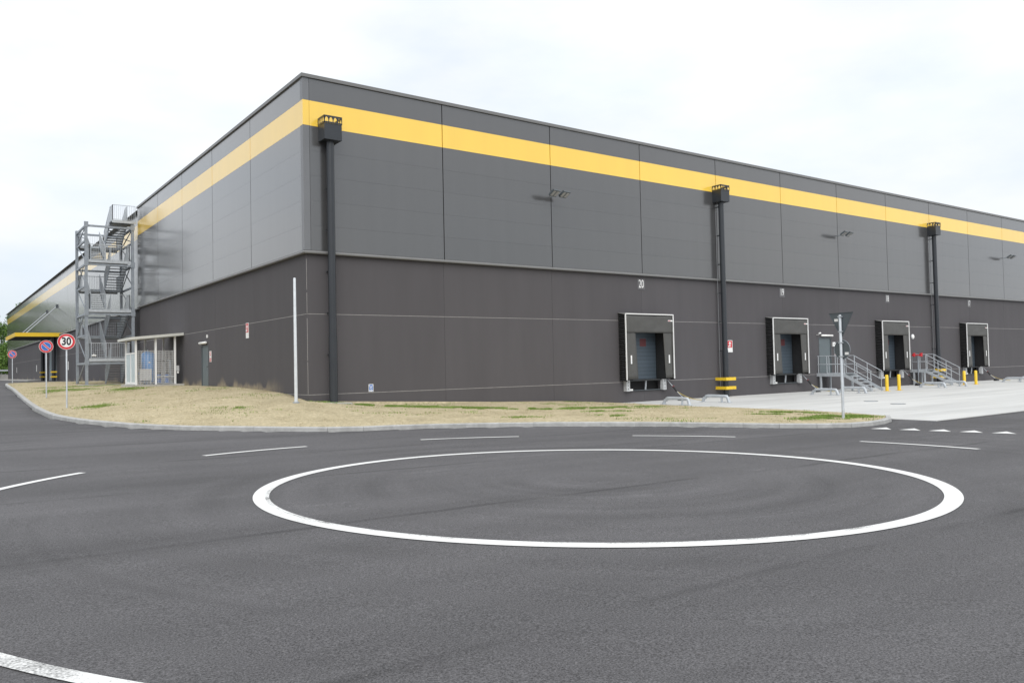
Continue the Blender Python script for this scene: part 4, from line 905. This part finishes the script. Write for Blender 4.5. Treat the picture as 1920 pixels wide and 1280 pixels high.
# ------------------------------------------------------------------ far left: low wall, guard rail, lamp post, trees
t = thing('low_wall', 'long low pale concrete wall beyond the far end of the warehouse', 'wall', (0, 0, 0))
for k in range(10): B(-62 + 8 * k, -62 + 8 * k + 7.95, 156, 156.3, .6, 2.0).build('wall_section', 'palecon', t); 
t = thing('guard_rail', 'grey steel guard rail above the far low wall', 'guard rail', (0, 0, 0))
MB().bar((-62, 155.5, 2.75), (18, 155.5, 2.75), .06, .32).build('rail', 'galv', t)
for k in range(21): B(-62 + 4 * k, -61.9 + 4 * k, 155.55, 155.7, .6, 2.9).build('rail_post', 'galvdk', t)
def lightpole():
    t = thing('lamp_post', 'thin leaning grey lamp post far off beyond the warehouse end', 'lamp post', (-4.4, 150, .9))
    MB().tube([(0, 0, 0), (0, 0, 6.2), (-.4, 0, 7.6), (-2.0, 0, 10.6)], [.12, .10, .08, .06], 8).build('shaft', 'galv', t, smooth=True); B(-2.6, -2.0, -.12, .12, 10.55, 10.7).build('lantern', 'galvdk', t)
lightpole()
def make_tree(seed, h, rad):
    r = np.random.default_rng(seed); t = thing('broadleaf_tree', 'x', 'tree', group='trees beyond the warehouse')
    mb = MB().tube([(0, 0, -.5), (.1, 0, h * .25), (0, .15, h * .55), (.05, .1, h * .85)], [.32, .24, .15, .05], 8)
    cl = []
    for k in range(26):
        a = r.uniform(0, 6.28); f = r.uniform(.22, 1.0); rr = rad * math.sin(math.pi * min(1, .18 + .8 * f)) * r.uniform(.35, 1.0)
        c = (rr * math.cos(a), rr * math.sin(a), h * (.16 + .82 * f)); cl.append((c, r.uniform(.9, 1.9)))
        mb.tube([(0, .05, c[2] * .7), (c[0] * .6, c[1] * .6, c[2] * .92), c], [.08, .05, .02], 5)
    mb.build('trunk', 'bark', t, smooth=True)
    V = []; n = 0
    for c, s in cl:
        m_ = int(190 * s); d = r.normal(0, 1, (m_, 3)); d /= np.linalg.norm(d, axis=1)[:, None]; p = np.array(c) + d * (s * r.uniform(.45, 1.0, (m_, 1))) * (1, 1, .8)
        u = r.normal(0, 1, (m_, 3)); u /= np.linalg.norm(u, axis=1)[:, None]; v = np.cross(u, d + .3 * r.normal(0, 1, (m_, 3))); v /= np.linalg.norm(v, axis=1)[:, None] + 1e-6
        q = r.uniform(.12, .26, (m_, 1)); V.append(np.stack([p - u * q, p + v * q * .6, p + u * q, p - v * q * .6], 1).reshape(-1, 3)); n += m_
    V = np.concatenate(V); me = bpy.data.meshes.new('crown'); me.from_pydata(V.tolist(), [], np.arange(4 * n).reshape(-1, 4).tolist()); me.materials.append(M['leaf'])
    o = bpy.data.objects.new('crown', me); col.objects.link(o); o.parent = t
    return t
TP = [(-1.5, 168, 0, 1.0), (-8.5, 163, 1, 1.1), (-16, 172, 2, 1.0), (6, 176, 1, 1.15), (-26, 165, 0, 1.2), (-36, 150, 2, 1.1), (-43, 128, 1, 1.1), (-47, 104, 0, 1.0), (-50, 82, 2, 1.1), (14, 185, 2, 1.1), (-4.5, 180, 2, 1.25)]
base = [make_tree(11, 15, 4.6), make_tree(12, 14, 5.0), make_tree(13, 15.5, 4.8)]; used = set()
where = ['tallest at the end of the warehouse', 'standing leftmost at the picture edge beside the warehouse end', 'farther left behind the low wall', 'hidden close behind the warehouse end', 'left of the road beyond the low wall', 'left of the road, second along', 'left of the road, third along', 'left of the road, fourth along', 'left of the road, nearest', 'deep behind the warehouse end', 'in the row behind the far end trees']
for i, (x, y, b_, s) in enumerate(TP):
    lab = 'leafy green broadleaf tree ' + where[i]
    if b_ not in used: o = base[b_]; used.add(b_); o.location = (x, y, .9); o['label'] = lab
    else: o = clone(base[b_], (x, y, .9), lab)
    o.scale = (s, s, s); o.rotation_euler = (0, 0, i * 1.3)

SP = [(-3.2, 158.5), (-9, 159.5), (-15, 158), (1.8, 160), (-21, 160), (-6, 162)]
sb = make_tree(21, 6.2, 3.4); sb.name = 'tall_shrub'
wh = ['at the very end of the warehouse', 'second from the warehouse end', 'third from the warehouse end', 'tucked behind the warehouse corner', 'fourth from the warehouse end', 'in the second row']
for i, (x, y) in enumerate(SP):
    o = sb if i == 0 else clone(sb, (x, y, .9), 'x')
    o.name = 'tall_shrub'; o.location = (x, y, .4); o.rotation_euler = (0, 0, i * 2.1); tag(o, 'tall leafy shrub behind the low wall, ' + wh[i], 'shrub', 'shrubs behind the low wall')
